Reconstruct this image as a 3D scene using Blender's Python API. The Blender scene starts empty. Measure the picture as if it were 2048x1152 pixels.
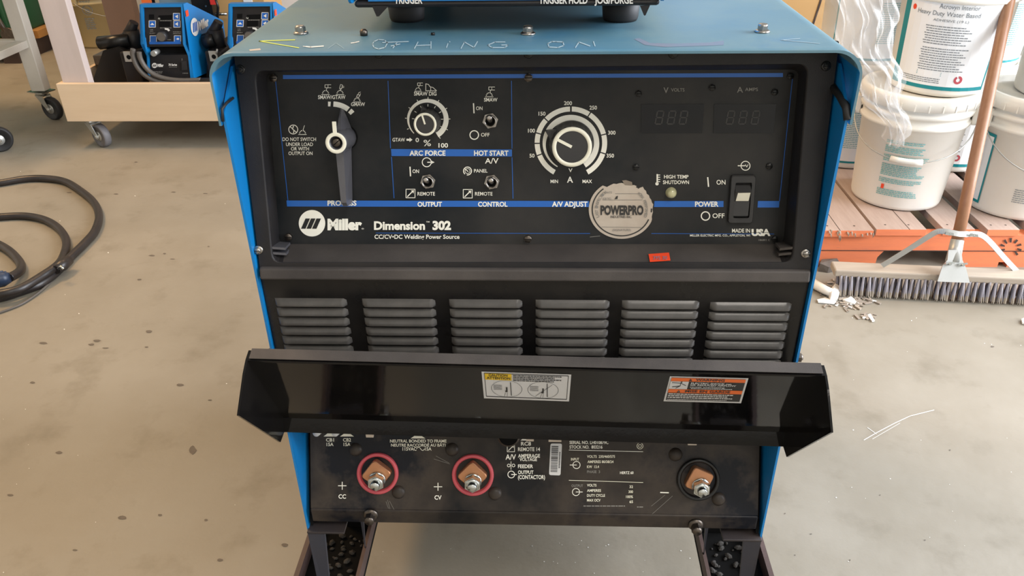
import bpy, bmesh, math, random
from mathutils import Vector as V, Matrix as M4
random.seed(7)
SC = bpy.context.scene
COL = SC.collection
PI = math.pi
sin, cos = math.sin, math.cos

# ------------------------------------------------------------------ camera
FPX = 1584.154
RW = M4(((0.99920805, 0.00605914, -0.03932637),
         (0.03697186, -0.50673192, 0.86131054),
         (-0.01470912, -0.86208239, -0.50655463)))
CAM = V((0.0122, -0.697, 1.10))
cd = bpy.data.cameras.new('camera'); cam = bpy.data.objects.new('camera', cd); COL.objects.link(cam)
cd.sensor_width = 36; cd.lens = FPX / 2048 * 36; cd.clip_start = 0.02; cd.clip_end = 60
r, d, f_ = RW.col[0], RW.col[1], RW.col[2]
cam.matrix_world = M4(((r[0], -d[0], -f_[0], CAM[0]), (r[1], -d[1], -f_[1], CAM[1]), (r[2], -d[2], -f_[2], CAM[2]), (0, 0, 0, 1)))
SC.camera = cam
# ------------------------------------------------------------------ light, exposure
SC.view_settings.view_transform = 'Standard'; SC.view_settings.look = 'None'
SC.view_settings.gamma = 1; SC.view_settings.use_curve_mapping = False
SC.view_settings.exposure = -0.42
wd = bpy.data.worlds.new('world'); SC.world = wd; wd.use_nodes = True
wd.node_tree.nodes['Background'].inputs[0].default_value = (0.72, 0.80, 0.95, 1)
wd.node_tree.nodes['Background'].inputs[1].default_value = 1.0
def area(name, loc, size, energy, color, target):
    l = bpy.data.lights.new(name, 'AREA'); l.shape = 'RECTANGLE'; l.size, l.size_y = size
    l.energy = energy; l.color = color
    o = bpy.data.objects.new(name, l); COL.objects.link(o); o.location = loc
    o.rotation_euler = (V(target) - V(loc)).to_track_quat('-Z', 'Y').to_euler()
    return o
area('door_daylight', (4.3, 0.6, 2.0), (4.2, 3.4), 960, (0.88, 0.92, 1.0), (0.2, 0.9, 0.3))
area('shop_lamp_left', (-3.1, 2.2, 4.2), (1.6, 0.5), 195, (1.0, 0.62, 0.30), (-2.0, 1.4, 0))
area('shop_lamp_rear', (-0.6, 4.6, 4.2), (2.2, 0.5), 70, (1.0, 0.66, 0.36), (-0.8, 3.8, 0))
area('front_fill', (1.3, -2.2, 4.0), (1.6, 0.5), 82, (1.0, 0.93, 0.84), (-0.8, -0.6, 0))  # unseen fill light, added to brighten the front of the welder

def ray(px, py): return RW @ V((px - 1024, py - 576, FPX))
def onX(px, py, X): q = ray(px, py); return CAM + q * ((X - CAM.x) / q.x)
def onY(px, py, Y): q = ray(px, py); return CAM + q * ((Y - CAM.y) / q.y)
def onZ(px, py, Z): q = ray(px, py); return CAM + q * ((Z - CAM.z) / q.z)

# ------------------------------------------------------------------ materials
MAT = {}
def mat(name, col, rough=0.5, metal=0.0, col2=None, ns=8.0, amt=0.5, bump=0.0, bs=60.0, spec=0.5, col3=None, ns3=2.0, t3=(0.55, 0.75), coat=0.0, emit=None, alpha=None, trans=0.0, rvar=0.0, stretch=None):
    m = bpy.data.materials.new(name); m.use_nodes = True; nt = m.node_tree; N = nt.nodes; L = nt.links
    b = N['Principled BSDF']; c = (*col, 1)
    b.inputs['Base Color'].default_value = c; b.inputs['Roughness'].default_value = rough
    b.inputs['Metallic'].default_value = metal; b.inputs['Specular IOR Level'].default_value = spec
    if coat: b.inputs['Coat Weight'].default_value = coat; b.inputs['Coat Roughness'].default_value = 0.12
    if trans: b.inputs['Transmission Weight'].default_value = trans
    if alpha is not None: b.inputs['Alpha'].default_value = alpha
    if emit: b.inputs['Emission Color'].default_value = (*emit[0], 1); b.inputs['Emission Strength'].default_value = emit[1]
    tc = N.new('ShaderNodeTexCoord'); src = tc.outputs['Object']
    if stretch:
        mp = N.new('ShaderNodeMapping'); mp.inputs['Scale'].default_value = stretch; L.new(src, mp.inputs[0]); src = mp.outputs[0]
    def noise(s, det=5):
        n = N.new('ShaderNodeTexNoise'); n.inputs['Scale'].default_value = s; n.inputs['Detail'].default_value = det; n.inputs['Roughness'].default_value = 0.62
        L.new(src, n.inputs['Vector']); return n
    def ramp(fac, a, b_):
        q = N.new('ShaderNodeMapRange'); q.inputs['From Min'].default_value = a; q.inputs['From Max'].default_value = b_; L.new(fac, q.inputs['Value']); return q.outputs[0]
    def mix(fac, A, B):
        x = N.new('ShaderNodeMix'); x.data_type = 'RGBA'
        L.new(fac, x.inputs[0])
        for s_, v in ((6, A), (7, B)):
            if isinstance(v, tuple): x.inputs[s_].default_value = (*v, 1)
            else: L.new(v, x.inputs[s_])
        return x.outputs[2]
    out = None
    if col2:
        n = noise(ns); out = mix(ramp(n.outputs[0], 0.5 - amt * 0.5, 0.5 + amt * 0.5), tuple(col), tuple(col2))
        if rvar:
            q = N.new('ShaderNodeMapRange'); q.inputs['From Min'].default_value = 0.3; q.inputs['From Max'].default_value = 0.7
            q.inputs['To Min'].default_value = rough - rvar; q.inputs['To Max'].default_value = rough + rvar
            L.new(n.outputs[0], q.inputs[0]); L.new(q.outputs[0], b.inputs['Roughness'])
    if col3:
        n = noise(ns3, 6); out = mix(ramp(n.outputs[0], *t3), out if out else tuple(col), tuple(col3))
    if out: L.new(out, b.inputs['Base Color'])
    if bump:
        n = noise(bs, 4); bp = N.new('ShaderNodeBump'); bp.inputs['Strength'].default_value = bump; bp.inputs['Distance'].default_value = 0.002
        L.new(n.outputs[0], bp.inputs['Height']); L.new(bp.outputs[0], b.inputs['Normal'])
    MAT[name] = m; return m

mat('concrete', (0.222, 0.194, 0.146), 0.5, col2=(0.285, 0.257, 0.205), ns=2.2, amt=0.40, bump=0.35, bs=30, col3=(0.170, 0.147, 0.106), ns3=8, t3=(0.54, 0.82), rvar=0.08)
mat('blue', (0.004, 0.19, 0.50), 0.38, spec=0.5, bump=0.04, bs=300)
mat('blue_top', (0.040, 0.16, 0.26), 0.45, col2=(0.17, 0.26, 0.27), ns=3, amt=0.35, spec=0.55, bump=0.05, bs=200, rvar=0.08, col3=(0.012, 0.14, 0.34), ns3=4, t3=(0.55, 0.8))
mat('frame_black', (0.010, 0.010, 0.012), 0.45, col2=(0.026, 0.023, 0.022), ns=7, amt=0.4, bump=0.12, bs=900, spec=0.28)
mat('shelf_dust', (0.040, 0.035, 0.033), 0.6, col2=(0.085, 0.074, 0.067), ns=9, amt=0.4, bump=0.12, bs=900, spec=0.3)
mat('panel_black', (0.006, 0.009, 0.012), 0.42, col2=(0.036, 0.034, 0.032), ns=6, amt=0.36, bump=0.05, bs=500, spec=0.2)
mat('gloss_black', (0.003, 0.003, 0.004), 0.07, col2=(0.008, 0.007, 0.006), ns=9, amt=0.4, bump=0.03, bs=40, rvar=0.03, spec=0.26)
mat('louvre_black', (0.005, 0.005, 0.006), 0.22, col2=(0.020, 0.018, 0.016), ns=12, amt=0.5, bump=0.05, bs=150, rvar=0.08, spec=0.35)
mat('louvre_lit_dust', (0.038, 0.035, 0.033), 0.30, col2=(0.095, 0.088, 0.080), ns=16, amt=0.35, bump=0.05, bs=200)  # dusty louvres; the paler tone also imitates light on their tops
mat('lower_black', (0.006, 0.006, 0.007), 0.42, col2=(0.085, 0.066, 0.050), ns=6, amt=0.34, col3=(0.005, 0.006, 0.010), ns3=6, t3=(0.50, 0.60), bump=0.05, bs=200, spec=0.22)
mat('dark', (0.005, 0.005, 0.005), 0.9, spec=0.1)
mat('rail_dark', (0.022, 0.020, 0.024), 0.5, col2=(0.05, 0.038, 0.034), ns=12, amt=0.6, bump=0.1, bs=90)
mat('rail_plate', (0.035, 0.04, 0.055), 0.45, col2=(0.05, 0.045, 0.05), ns=8, amt=0.6)
mat('rust_rail', (0.10, 0.062, 0.055), 0.55, col2=(0.05, 0.03, 0.024), ns=14, amt=0.6, bump=0.2, bs=100)
mat('print_white', (0.95, 0.94, 0.86), 0.5, col2=(0.84, 0.82, 0.72), ns=30, amt=0.6)
mat('print_dim', (0.22, 0.21, 0.19), 0.5)
mat('print_blue', (0.008, 0.115, 0.47), 0.4)
mat('digit_grey', (0.03, 0.028, 0.027), 0.5)
mat('cream', (0.88, 0.86, 0.74), 0.5, col2=(0.75, 0.72, 0.56), ns=14, amt=0.5)
mat('steel', (0.45, 0.43, 0.40), 0.30, 1.0, col2=(0.30, 0.27, 0.24), ns=60, amt=0.6)
mat('zinc', (0.62, 0.64, 0.62), 0.25, 1.0, col2=(0.45, 0.47, 0.45), ns=50, amt=0.6)
mat('dark_steel', (0.16, 0.14, 0.12), 0.4, 1.0, col2=(0.08, 0.065, 0.055), ns=60, amt=0.6)
mat('screw_black', (0.02, 0.02, 0.02), 0.3, 0.5)
mat('copper', (0.62, 0.30, 0.15), 0.42, 0.75, col2=(0.42, 0.20, 0.11), ns=25, amt=0.6, bump=0.1, bs=120)
mat('red_ring', (0.55, 0.075, 0.10), 0.5, col2=(0.42, 0.07, 0.08), ns=25, amt=0.6)
mat('knob_black', (0.018, 0.018, 0.020), 0.42, col2=(0.03, 0.028, 0.027), ns=40, amt=0.6, bump=0.05, bs=400)
mat('lever_grey', (0.070, 0.070, 0.080), 0.36, col2=(0.095, 0.092, 0.10), ns=20, amt=0.6, spec=0.6)
mat('sticker_paper', (0.56, 0.49, 0.41), 0.6, col2=(0.44, 0.37, 0.30), ns=40, amt=0.6)
mat('sticker_ink', (0.03, 0.028, 0.026), 0.6)
mat('white_paper', (0.62, 0.62, 0.62), 0.5)
mat('yellow_print', (0.75, 0.50, 0.02), 0.5)
mat('orange_print', (0.80, 0.16, 0.03), 0.5)
mat('tag_red', (0.85, 0.07, 0.02), 0.5)
mat('lamp_lens', (0.50, 0.48, 0.28), 0.2, spec=0.8)
mat('chalk', (0.32, 0.42, 0.46), 0.9)
mat('chalk_yellow', (0.60, 0.66, 0.12), 0.9)
mat('scuff_red', (0.13, 0.20, 0.28), 0.7, col2=(0.20, 0.19, 0.24), ns=30, amt=0.5)
mat('box_blue', (0.008, 0.17, 0.46), 0.4)
mat('rubber', (0.014, 0.014, 0.015), 0.6)
mat('gravel', (0.02, 0.018, 0.015), 0.8, col2=(0.05, 0.045, 0.04), ns=30)
mat('cable_black', (0.012, 0.010, 0.011), 0.38, col2=(0.028, 0.022, 0.020), ns=20, amt=0.4)
mat('cable_grey', (0.10, 0.088, 0.075), 0.5)
mat('plug_blue', (0.02, 0.035, 0.07), 0.4)
mat('plywood', (0.68, 0.52, 0.35), 0.6, col2=(0.60, 0.44, 0.28), ns=3, amt=0.6, stretch=(1, 6, 10), bump=0.05)
mat('pale_wood', (0.56, 0.47, 0.43), 0.6, col2=(0.48, 0.40, 0.36), ns=3, amt=0.6, stretch=(8, 8, 1), bump=0.05)
mat('shaded_wood', (0.26, 0.17, 0.13), 0.7, col2=(0.22, 0.15, 0.12), ns=4)  # darker copy of the post wood, shadow painted into its colour
mat('caster_rubber', (0.15, 0.145, 0.15), 0.6, col2=(0.10, 0.095, 0.1), ns=40)
mat('galv', (0.50, 0.50, 0.47), 0.42, 0.6, col2=(0.40, 0.40, 0.37), ns=12, amt=0.6)
mat('bench_grey', (0.60, 0.57, 0.50), 0.45, 0.2, col2=(0.48, 0.45, 0.39), ns=6, amt=0.6)
mat('green', (0.015, 0.085, 0.035), 0.45)
mat('pallet_yellow', (0.52, 0.25, 0.07), 0.6)
mat('tan_pail', (0.52, 0.42, 0.22), 0.5, col2=(0.46, 0.36, 0.19), ns=4)
mat('cardboard', (0.60, 0.37, 0.15), 0.7, col2=(0.54, 0.32, 0.12), ns=3)
mat('pail_white', (0.86, 0.84, 0.77), 0.38, col2=(0.80, 0.76, 0.67), ns=6, amt=0.6, spec=0.4)
mat('label_white', (0.88, 0.89, 0.89), 0.4)
mat('teal', (0.0, 0.24, 0.27), 0.45)
mat('teal_faint', (0.16, 0.42, 0.41), 0.5)
mat('text_grey', (0.20, 0.22, 0.23), 0.5)
mat('pallet_orange', (0.86, 0.24, 0.09), 0.6, col2=(0.72, 0.20, 0.09), ns=5, amt=0.6, stretch=(1.5, 8, 14), col3=(0.36, 0.17, 0.12), ns3=16, t3=(0.62, 0.8), bump=0.2, bs=60)
mat('pallet_top', (0.46, 0.35, 0.29), 0.7, col2=(0.36, 0.26, 0.21), ns=7, amt=0.6, stretch=(14, 1.5, 8), bump=0.2, bs=60)
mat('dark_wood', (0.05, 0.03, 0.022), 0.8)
mat('broom_wood', (0.34, 0.165, 0.085), 0.42, col2=(0.26, 0.12, 0.055), ns=9, amt=0.6, stretch=(10, 10, 1))
mat('block_wood', (0.42, 0.35, 0.27), 0.65, col2=(0.33, 0.27, 0.21), ns=8, amt=0.6, stretch=(1, 8, 8))
mat('bristle', (0.33, 0.31, 0.36), 0.7, col2=(0.42, 0.39, 0.38), ns=20, amt=0.6)
mat('bristle_tip', (0.40, 0.34, 0.26), 0.8)
mat('wall_paint', (0.62, 0.62, 0.58), 0.8, col2=(0.56, 0.56, 0.52), ns=2)
mat('ceiling_paint', (0.55, 0.55, 0.52), 0.8)
mat('lamp_tube', (1, 1, 1), 0.5, emit=((1.0, 0.8, 0.55), 6))
mat('stain_dark', (0.085, 0.07, 0.055), 0.6, col2=(0.14, 0.115, 0.09), ns=60)
mat('speck_white', (0.75, 0.73, 0.68), 0.6)
mat('dust_brown', (0.22, 0.18, 0.14), 0.9, col2=(0.30, 0.25, 0.20), ns=40)
mat('red_plastic', (0.7, 0.04, 0.03), 0.4)
mat('pale_blue', (0.25, 0.38, 0.46), 0.5)
mat('film', (0.97, 0.98, 0.98), 0.08, alpha=0.27, bump=1.0, bs=24, spec=1.0)
mat('film_thin', (0.9, 0.92, 0.93), 0.18, alpha=0.10, bump=0.8, bs=22, spec=0.8)

# ------------------------------------------------------------------ mesh helpers
class MB:
    def __init__(s): s.v = []; s.f = []; s.m = []; s.sm = []
    def add(s, vs, fs, mi=0, smooth=False, T=None):
        b = len(s.v)
        s.v += [tuple(T @ V(p)) for p in vs] if T else [tuple(p) for p in vs]
        for f in fs: s.f.append([b + i for i in f]); s.m.append(mi); s.sm.append(smooth)
        return s
    def box(s, lo, hi, mi=0, T=None):
        x0, y0, z0 = lo; x1, y1, z1 = hi
        return s.add([(x0,y0,z0),(x1,y0,z0),(x1,y1,z0),(x0,y1,z0),(x0,y0,z1),(x1,y0,z1),(x1,y1,z1),(x0,y1,z1)],
                     [(0,3,2,1),(4,5,6,7),(0,1,5,4),(1,2,6,5),(2,3,7,6),(3,0,4,7)], mi, False, T)
    def hexa(s, a, b, mi=0):   # two quads (4 pts each) joined into a solid
        return s.add(list(a) + list(b), [(3,2,1,0),(4,5,6,7),(0,1,5,4),(1,2,6,5),(2,3,7,6),(3,0,4,7)], mi)
    def prism(s, poly, z0, z1, mi=0, T=None, smooth=False):
        n = len(poly)
        vs = [(p[0], p[1], z0) for p in poly] + [(p[0], p[1], z1) for p in poly]
        s.add(vs, [list(range(n))[::-1], list(range(n, 2*n))], mi, False, T)
        return s.add(vs, [(i, (i+1) % n, n + (i+1) % n, n + i) for i in range(n)], mi, smooth, T)
    def loft(s, secs, mi=0, closed=True, caps=True, smooth=False, T=None):
        n = len(secs[0]); vs = [p for q in secs for p in q]; fs = []
        for k in range(len(secs) - 1):
            for i in range(n if closed else n - 1):
                j = (i + 1) % n; fs.append((k*n+i, k*n+j, (k+1)*n+j, (k+1)*n+i))
        s.add(vs, fs, mi, smooth, T)
        if caps:
            s.add(secs[0], [list(range(n))[::-1]], mi, False, T); s.add(secs[-1], [list(range(n))], mi, False, T)
        return s
    def lathe(s, prof, n=32, mi=0, T=None, smooth=True, a0=0, a1=2*PI):   # prof (r, z)
        full = abs(a1 - a0 - 2*PI) < 1e-6; na = n if full else n + 1; vs = []; fs = []
        for (r, z) in prof:
            for i in range(na):
                a = a0 + (a1 - a0) * i / n; vs.append((r*cos(a), r*sin(a), z))
        for k in range(len(prof) - 1):
            for i in range(n):
                j = (i + 1) % na; fs.append((k*na+i, k*na+j, (k+1)*na+j, (k+1)*na+i))
        return s.add(vs, fs, mi, smooth, T)
    def tube(s, pts, r, n=10, mi=0, smooth=True, T=None, caps=True):
        pts = [V(p) for p in pts]; rs = r if isinstance(r, (list, tuple)) else [r]*len(pts)
        secs = []; up = V((0, 0, 1)); t0 = (pts[1]-pts[0]).normalized()
        if abs(t0.z) > 0.9: up = V((1, 0, 0))
        x = t0.cross(up).normalized()
        for i, p in enumerate(pts):
            t = (pts[min(i+1, len(pts)-1)] - pts[max(i-1, 0)]).normalized()
            x = (x - t * x.dot(t)).normalized(); y = t.cross(x)
            secs.append([p + (x*cos(2*PI*k/n) + y*sin(2*PI*k/n)) * rs[i] for k in range(n)])
        return s.loft(secs, mi, True, caps, smooth, T)
    def mesh(s, name, mats):
        me = bpy.data.meshes.new(name); me.from_pydata(s.v, [], s.f)
        for m in (mats if isinstance(mats, (list, tuple)) else [mats]): me.materials.append(MAT[m])
        me.polygons.foreach_set('material_index', s.m); me.polygons.foreach_set('use_smooth', s.sm)
        bm = bmesh.new(); bm.from_mesh(me); bmesh.ops.remove_doubles(bm, verts=bm.verts, dist=1e-6)
        bmesh.ops.recalc_face_normals(bm, faces=bm.faces); bm.to_mesh(me); bm.free(); me.update(); return me

def spline(pts, n=8):
    pts = [V(p) for p in pts]; out = []
    for i in range(len(pts)-1):
        p0 = pts[max(i-1,0)]; p1 = pts[i]; p2 = pts[i+1]; p3 = pts[min(i+2,len(pts)-1)]
        for k in range(n):
            t = k/n; out.append(0.5*((2*p1) + (p2-p0)*t + (2*p0-5*p1+4*p2-p3)*t*t + (3*p1-p0-3*p2+p3)*t**3))
    out.append(pts[-1]); return out

WLD = {}
def setp(o, label=None, cat=None, group=None, kind=None):
    if label: o['label'] = label
    if cat: o['category'] = cat
    if group: o['group'] = group
    if kind: o['kind'] = kind
    return o
def thing(name, loc, label, cat, group=None):
    o = bpy.data.objects.new(name, None); COL.objects.link(o); o.location = loc; o.empty_display_size = 0.05
    WLD[o.name] = M4.Translation(loc); return setp(o, label, cat, group)
def place(name, me, parent=None, T=None, label=None, kind=None, bevel=0):
    """link one object showing mesh `me` at world matrix T"""
    o = bpy.data.objects.new(name, me); COL.objects.link(o)
    T = T or (WLD[parent.name] if parent else M4())
    WLD[o.name] = T
    if parent: o.parent = parent; o.matrix_basis = WLD[parent.name].inverted() @ T
    else: o.matrix_basis = T
    if bevel:
        b = o.modifiers.new('bevel', 'BEVEL'); b.width = bevel; b.segments = 2; b.limit_method = 'ANGLE'; b.angle_limit = 0.7
    return setp(o, label, None, None, kind)
def part(name, mb, mats, parent=None, label=None, bevel=0, kind=None):
    """vertices given in world space; origin goes to the parent's origin"""
    me = mb.mesh(name, mats)
    if parent: me.transform(WLD[parent.name].inverted())
    return place(name, me, parent, None, label, kind, bevel)
def solo(name, mb, mats, label, cat, group=None, bevel=0, kind=None):
    """a thing that is one mesh, given in world space"""
    me = mb.mesh(name, mats); c = V((0,0,0)); 
    xs = [v.co for v in me.vertices]; lo = [min(p[i] for p in xs) for i in range(3)]; hi = [max(p[i] for p in xs) for i in range(3)]
    c = V(((lo[0]+hi[0])/2, (lo[1]+hi[1])/2, lo[2])); me.transform(M4.Translation(-c))
    o = place(name, me, None, M4.Translation(c), label, kind, bevel); return setp(o, None, cat, group)
def structure(name, mb, mats, bevel=0):
    return part(name, mb, mats, None, None, bevel, 'structure')

# ---- surfaces a print or fitting is laid on: photo measurements are turned into points of the real plane
class Plane:
    def __init__(s, o, n, u=None):
        s.o = V(o); s.n = V(n).normalized(); u = V(u or (1, 0, 0)); s.u = (u - s.n*u.dot(s.n)).normalized(); s.v = s.n.cross(s.u)
    def pt(s, px, py, h=0.0):
        q = ray(px, py); t = (s.o + s.n*h - CAM).dot(s.n) / q.dot(s.n); return CAM + q*t
    def frame(s, px, py, h=0.0, rot=0.0):
        p = s.pt(px, py, h)
        T = M4((( s.u.x, s.v.x, s.n.x, p.x), (s.u.y, s.v.y, s.n.y, p.y), (s.u.z, s.v.z, s.n.z, p.z), (0, 0, 0, 1)))
        return T @ M4.Rotation(rot, 4, 'Z') if rot else T
    def mpp(s, px, py): return (s.pt(px+1, py) - s.pt(px, py)).length
class Drum:   # print on a cylinder or cone: x = arc in metres from the facing line, y = height
    def __init__(s, cx, cy, z0, r0, r1, H, face): s.c = (cx, cy, z0); s.r0 = r0; s.r1 = r1; s.H = H; s.a = face
    def pt(s, x, y, h=0.0):
        r = s.r0 + (s.r1 - s.r0)*y/s.H + h; a = s.a + x/((s.r0+s.r1)/2)
        return V((s.c[0] + r*cos(a), s.c[1] + r*sin(a), s.c[2] + y))

FC = {}
def text_mesh(s, off=0.0):
    k = (s, off)
    if k not in FC:
        c = bpy.data.curves.new('t', 'FONT'); c.body = s; c.size = 1; c.offset = off; c.resolution_u = 3
        o = bpy.data.objects.new('t', c); COL.objects.link(o); dg = bpy.context.evaluated_depsgraph_get(); dg.update()
        me = bpy.data.meshes.new_from_object(o.evaluated_get(dg)); bpy.data.objects.remove(o); bpy.data.curves.remove(c)
        vs = [v.co.copy() for v in me.vertices]; fs = [list(p.vertices) for p in me.polygons]; bpy.data.meshes.remove(me)
        x0 = min(v.x for v in vs); x1 = max(v.x for v in vs)
        FC[k] = (vs, fs, x0, x1)
    return FC[k]
CAPH = 0.729
CAPH = max(v.y for v in text_mesh('H')[0]); FC.clear()
class Ink:
    """flat print laid on a surface; down=1 for pixel-like axes (y grows downwards)"""
    def __init__(s, surf, down=1, h=0.0004): s.s = surf; s.d = down; s.h = h; s.mb = MB()
    def _add(s, pts, fs, mi, dh=0):
        s.mb.add([s.s.pt(p[0], p[1], s.h + dh) for p in pts], fs, mi)
    def text(s, t, x0, x1, y, cap, mi=0, off=0.012, y1=None, slant=0.0, rot=None):
        vs, fs, a, b = text_mesh(t, off); y1 = y if y1 is None else y1; P = []
        for v in vs:
            k = (v.x - a)/(b - a) if b > a else 0; up = v.y/CAPH*cap
            x = x0 + k*(x1 - x0) + slant*up; yy = y + k*(y1 - y) - s.d*up
            if rot:
                cx, cy, an = rot; dx, dy = x - cx, yy - cy; x = cx + dx*cos(an) - dy*sin(an); yy = cy + dx*sin(an) + dy*cos(an)
            P.append((x, yy))
        s._add(P, fs, mi, 0.0003)
    def line(s, pts, w, mi=0, closed=False, dh=0):
        pts = [V((p[0], p[1])) for p in pts]; n = len(pts)
        for i in range(n if closed else n - 1):
            a, b = pts[i], pts[(i+1) % n]; dd = (b - a)
            if dd.length < 1e-9: continue
            dd.normalize(); q = V((-dd.y, dd.x))*w/2; e = dd*w*0.25
            s._add([a-q-e, b-q+e, b+q+e, a+q-e], [(0,1,2,3)], mi, dh)
    def poly(s, pts, mi=0, dh=0): s._add(pts, [list(range(len(pts)))], mi, dh)
    def arc(s, cx, cy, r, w, a0=0, a1=360, mi=0, n=None, ry=1.0, r1=None, w1=None, dh=0):
        n = n or max(8, int(abs(a1-a0)/6)); A = []; 
        for i in range(n+1):
            t = i/n; a = math.radians(a0 + (a1-a0)*t); rr = r if r1 is None else r+(r1-r)*t; ww = w if w1 is None else w+(w1-w)*t
            for q in (rr-ww/2, rr+ww/2): A.append((cx + q*sin(a), cy - s.d*q*cos(a)*ry))
        s._add(A, [(2*i, 2*i+1, 2*i+3, 2*i+2) for i in range(n)], mi, dh)
    def disc(s, cx, cy, r, mi=0, n=24, ry=1.0, dh=0):
        s.poly([(cx + r*cos(2*PI*i/n), cy + r*ry*sin(2*PI*i/n)) for i in range(n)], mi, dh)
    def words(s, x0, x1, y, h, mi=0, seed=1, slope=0.0, gap=0.35):
        """a line of print too small to read, as word-long dashes"""
        rd = random.Random(seed*977+int(y*13)); x = x0
        while x < x1 - h:
            w = min(h*(1.2 + rd.random()*3.5), x1 - x); yy = y + slope*(x - x0)
            s._add([(x, yy), (x+w, yy+slope*w), (x+w, yy+slope*w-s.d*h), (x, yy-s.d*h)], [(0,1,2,3)], mi); x += w + h*gap*1.6
    def out(s, name, mats, parent, label=None): return part(name, s.mb, mats, parent, label, 0, 'stuff' if name in ('lettering', 'chalk_writing', 'drip_stains', 'paint_specks', 'barcode', 'scuff_mark') else None)

def hexn(r, a=0): return [(r*cos(a + i*PI/3), r*sin(a + i*PI/3)) for i in range(6)]
def bolt_mesh(r, h, flange=True, slot=False, name='bolt', mats=('steel', 'dark')):
    b = MB()
    if flange: b.lathe([(0, 0), (r*1.42, 0), (r*1.42, h*0.14), (r*1.1, h*0.3), (0, h*0.3)], 24)
    b.prism(hexn(r, 0.3), 0, h*0.86); b.lathe([(r*0.93, h*0.8), (r*0.8, h), (0, h)], 24)
    if slot: b.box((-r*0.85, -r*0.11, h*0.9), (r*0.85, r*0.11, h*1.02), 1)
    return b.mesh(name, mats)
def ring_mesh(r0, r1, h, name, m, n=40, z0=0):
    b = MB(); c = min(h, r1-r0)*0.2
    b.lathe([(r0, z0), (r0, z0+h-c), (r0+c, z0+h), (r1-c, z0+h), (r1, z0+h-c), (r1, z0), (r0, z0)], n); return b.mesh(name, m)

# ================================================================== the welding power source
W2 = 0.286; ZT = 0.928
weld = thing('welding_machine', (0, 0.35, 0), 'large blue and black welding power source with a louvred front in the middle', 'welder')
UP = Plane((0, 0.006, 0.70), (0, -1, 0.19))                 # front of the moulded frame, leaning back
CP = Plane(UP.o - UP.n*0.035, UP.n)                        # recessed control panel
LV = Plane((0, 0.009, 0.6), (0, -1, 0))                     # louvred panel
LP = Plane((0, 0.006, 0.365), (0, -1, 0.52))                # lower output panel, leaning back

# cover: folded sheet with rounded shoulders and side flanges
def cover_sec(y, t, ztip):
    P = []; R = 0.024
    prof = [(-W2-0.002, ztip)] + [(-W2-0.002+R-R*cos(a), ZT-R+R*sin(a)) for a in [i*PI/16 for i in range(9)]]
    prof += [(-x, z) for x, z in prof[::-1]]
    inner = [(x*(1-t/abs(x)) if abs(x) > 0 else x, z - (t if z > ZT-R*0.7 else 0)) for x, z in prof]
    return [V((x, y, z)) for x, z in prof] + [V((x, y, z)) for x, z in inner[::-1]]
mb = MB()
tip = lambda y: 0.862 + (0.02 if y > 0.02 else 0)
ys = [0.0, 0.01, 0.02, 0.035, 0.2, 0.5, 0.76]
mb.loft([cover_sec(y, 0.0022, 0.862 if y < 0.015 else (0.868 if y < 0.03 else 0.886)) for y in ys], 0, True, True, True)
me = mb.mesh('top_cover', ['blue_top']); 
me.materials.append(MAT['blue'])
for p in me.polygons:
    if abs(p.center.x) > 0.283: p.material_index = 1
me.transform(WLD[weld.name].inverted()); cover = place('top_cover', me, weld, None, 'faded blue sheet metal top')
for s, l in ((-1, 'blue'), (1, 'blue')):
    mb = MB()
    pts = [(0.003, 0.330), (0.76, 0.330), (0.76, 0.905), (0.045, 0.905), (0.003, 0.872)]
    x = s*0.2835; T = M4(((0, 0, 1, x), (1, 0, 0, 0), (0, 1, 0, 0), (0, 0, 0, 1)))
    mb.prism(pts, -0.0012, 0.0012, 0, T); part('side_panel', mb, ['blue'], weld)
# dark seam strips where cover and side meet
for s in (-1, 1):
    mb = MB(); mb.tube([onX(*p, s*xx) for p, xx in (zip([(1664,172),(1680,192),(1692,214),(1695,240)], (0.2800,0.2815,0.2825,0.2838)) if s > 0 else zip([(466,196),(453,206),(444,218),(446,243)], (0.2800,0.2815,0.2830,0.2838)))], [0.0036 if s > 0 else 0.0014]*4, 8)
    part('rubber_edging', mb, ['rubber'], weld)
# cover writing and scuffs
TP = Plane((0, 0.1, ZT), (0, 0, 1), (1, 0, 0))
ink = Ink(TP, 1, 0.0003)
for st in ([(748,83),(757,79),(769,80),(775,86),(770,95),(757,98),(748,95),(745,88),(748,83)], [(765,85),(817,83)], [(800,88),(782,92)], [(794,85),(786,96)],
           [(836,84),(829,97)], [(862,83),(862,97)], [(834,91),(860,90)], [(896,87),(893,95)], [(899,83),(900,84)], [(922,97),(929,84)], [(929,84),(948,95)], [(948,95),(955,83)],
           [(1010,84),(990,84),(976,90),(984,95),(1010,95),(1016,90),(1003,90)], [(1112,83),(1126,84),(1128,91),(1116,95),(1098,94),(1096,87),(1104,83),(1112,83)],
           [(1151,95),(1158,84)], [(1158,84),(1180,92)], [(1187,83),(1190,92)]):
    ink.line(st, 2.0, 0)
for st in ([(656,97),(672,86),(688,97)],): ink.line(st, 0.9, 0)
ink.line([(590,79.5),(518,82),(598,95.5)], 1.6, 1)
ink.line([(612,93),(621,94),(647,92)], 2.2, 2); ink.line([(606,92.5),(611,93)], 1.2, 2); ink.line([(702,86),(710,85),(718,83)], 1.8, 2)
ink.line([(1565,80),(1600,77)], 1.2, 0); ink.line([(1562,80),(1640,87)], 0.8, 0)
ink.out('chalk_writing', ['chalk', 'chalk_yellow', 'speck_white'], cover, 'hand chalked words NOTHING ON')
ink = Ink(TP, 1, 0.00015); ink.poly([(1278,76),(1300,86),(1350,87),(1420,85),(1448,81),(1447,90),(1400,92),(1330,94),(1290,90),(1268,78)], 0)
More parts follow.
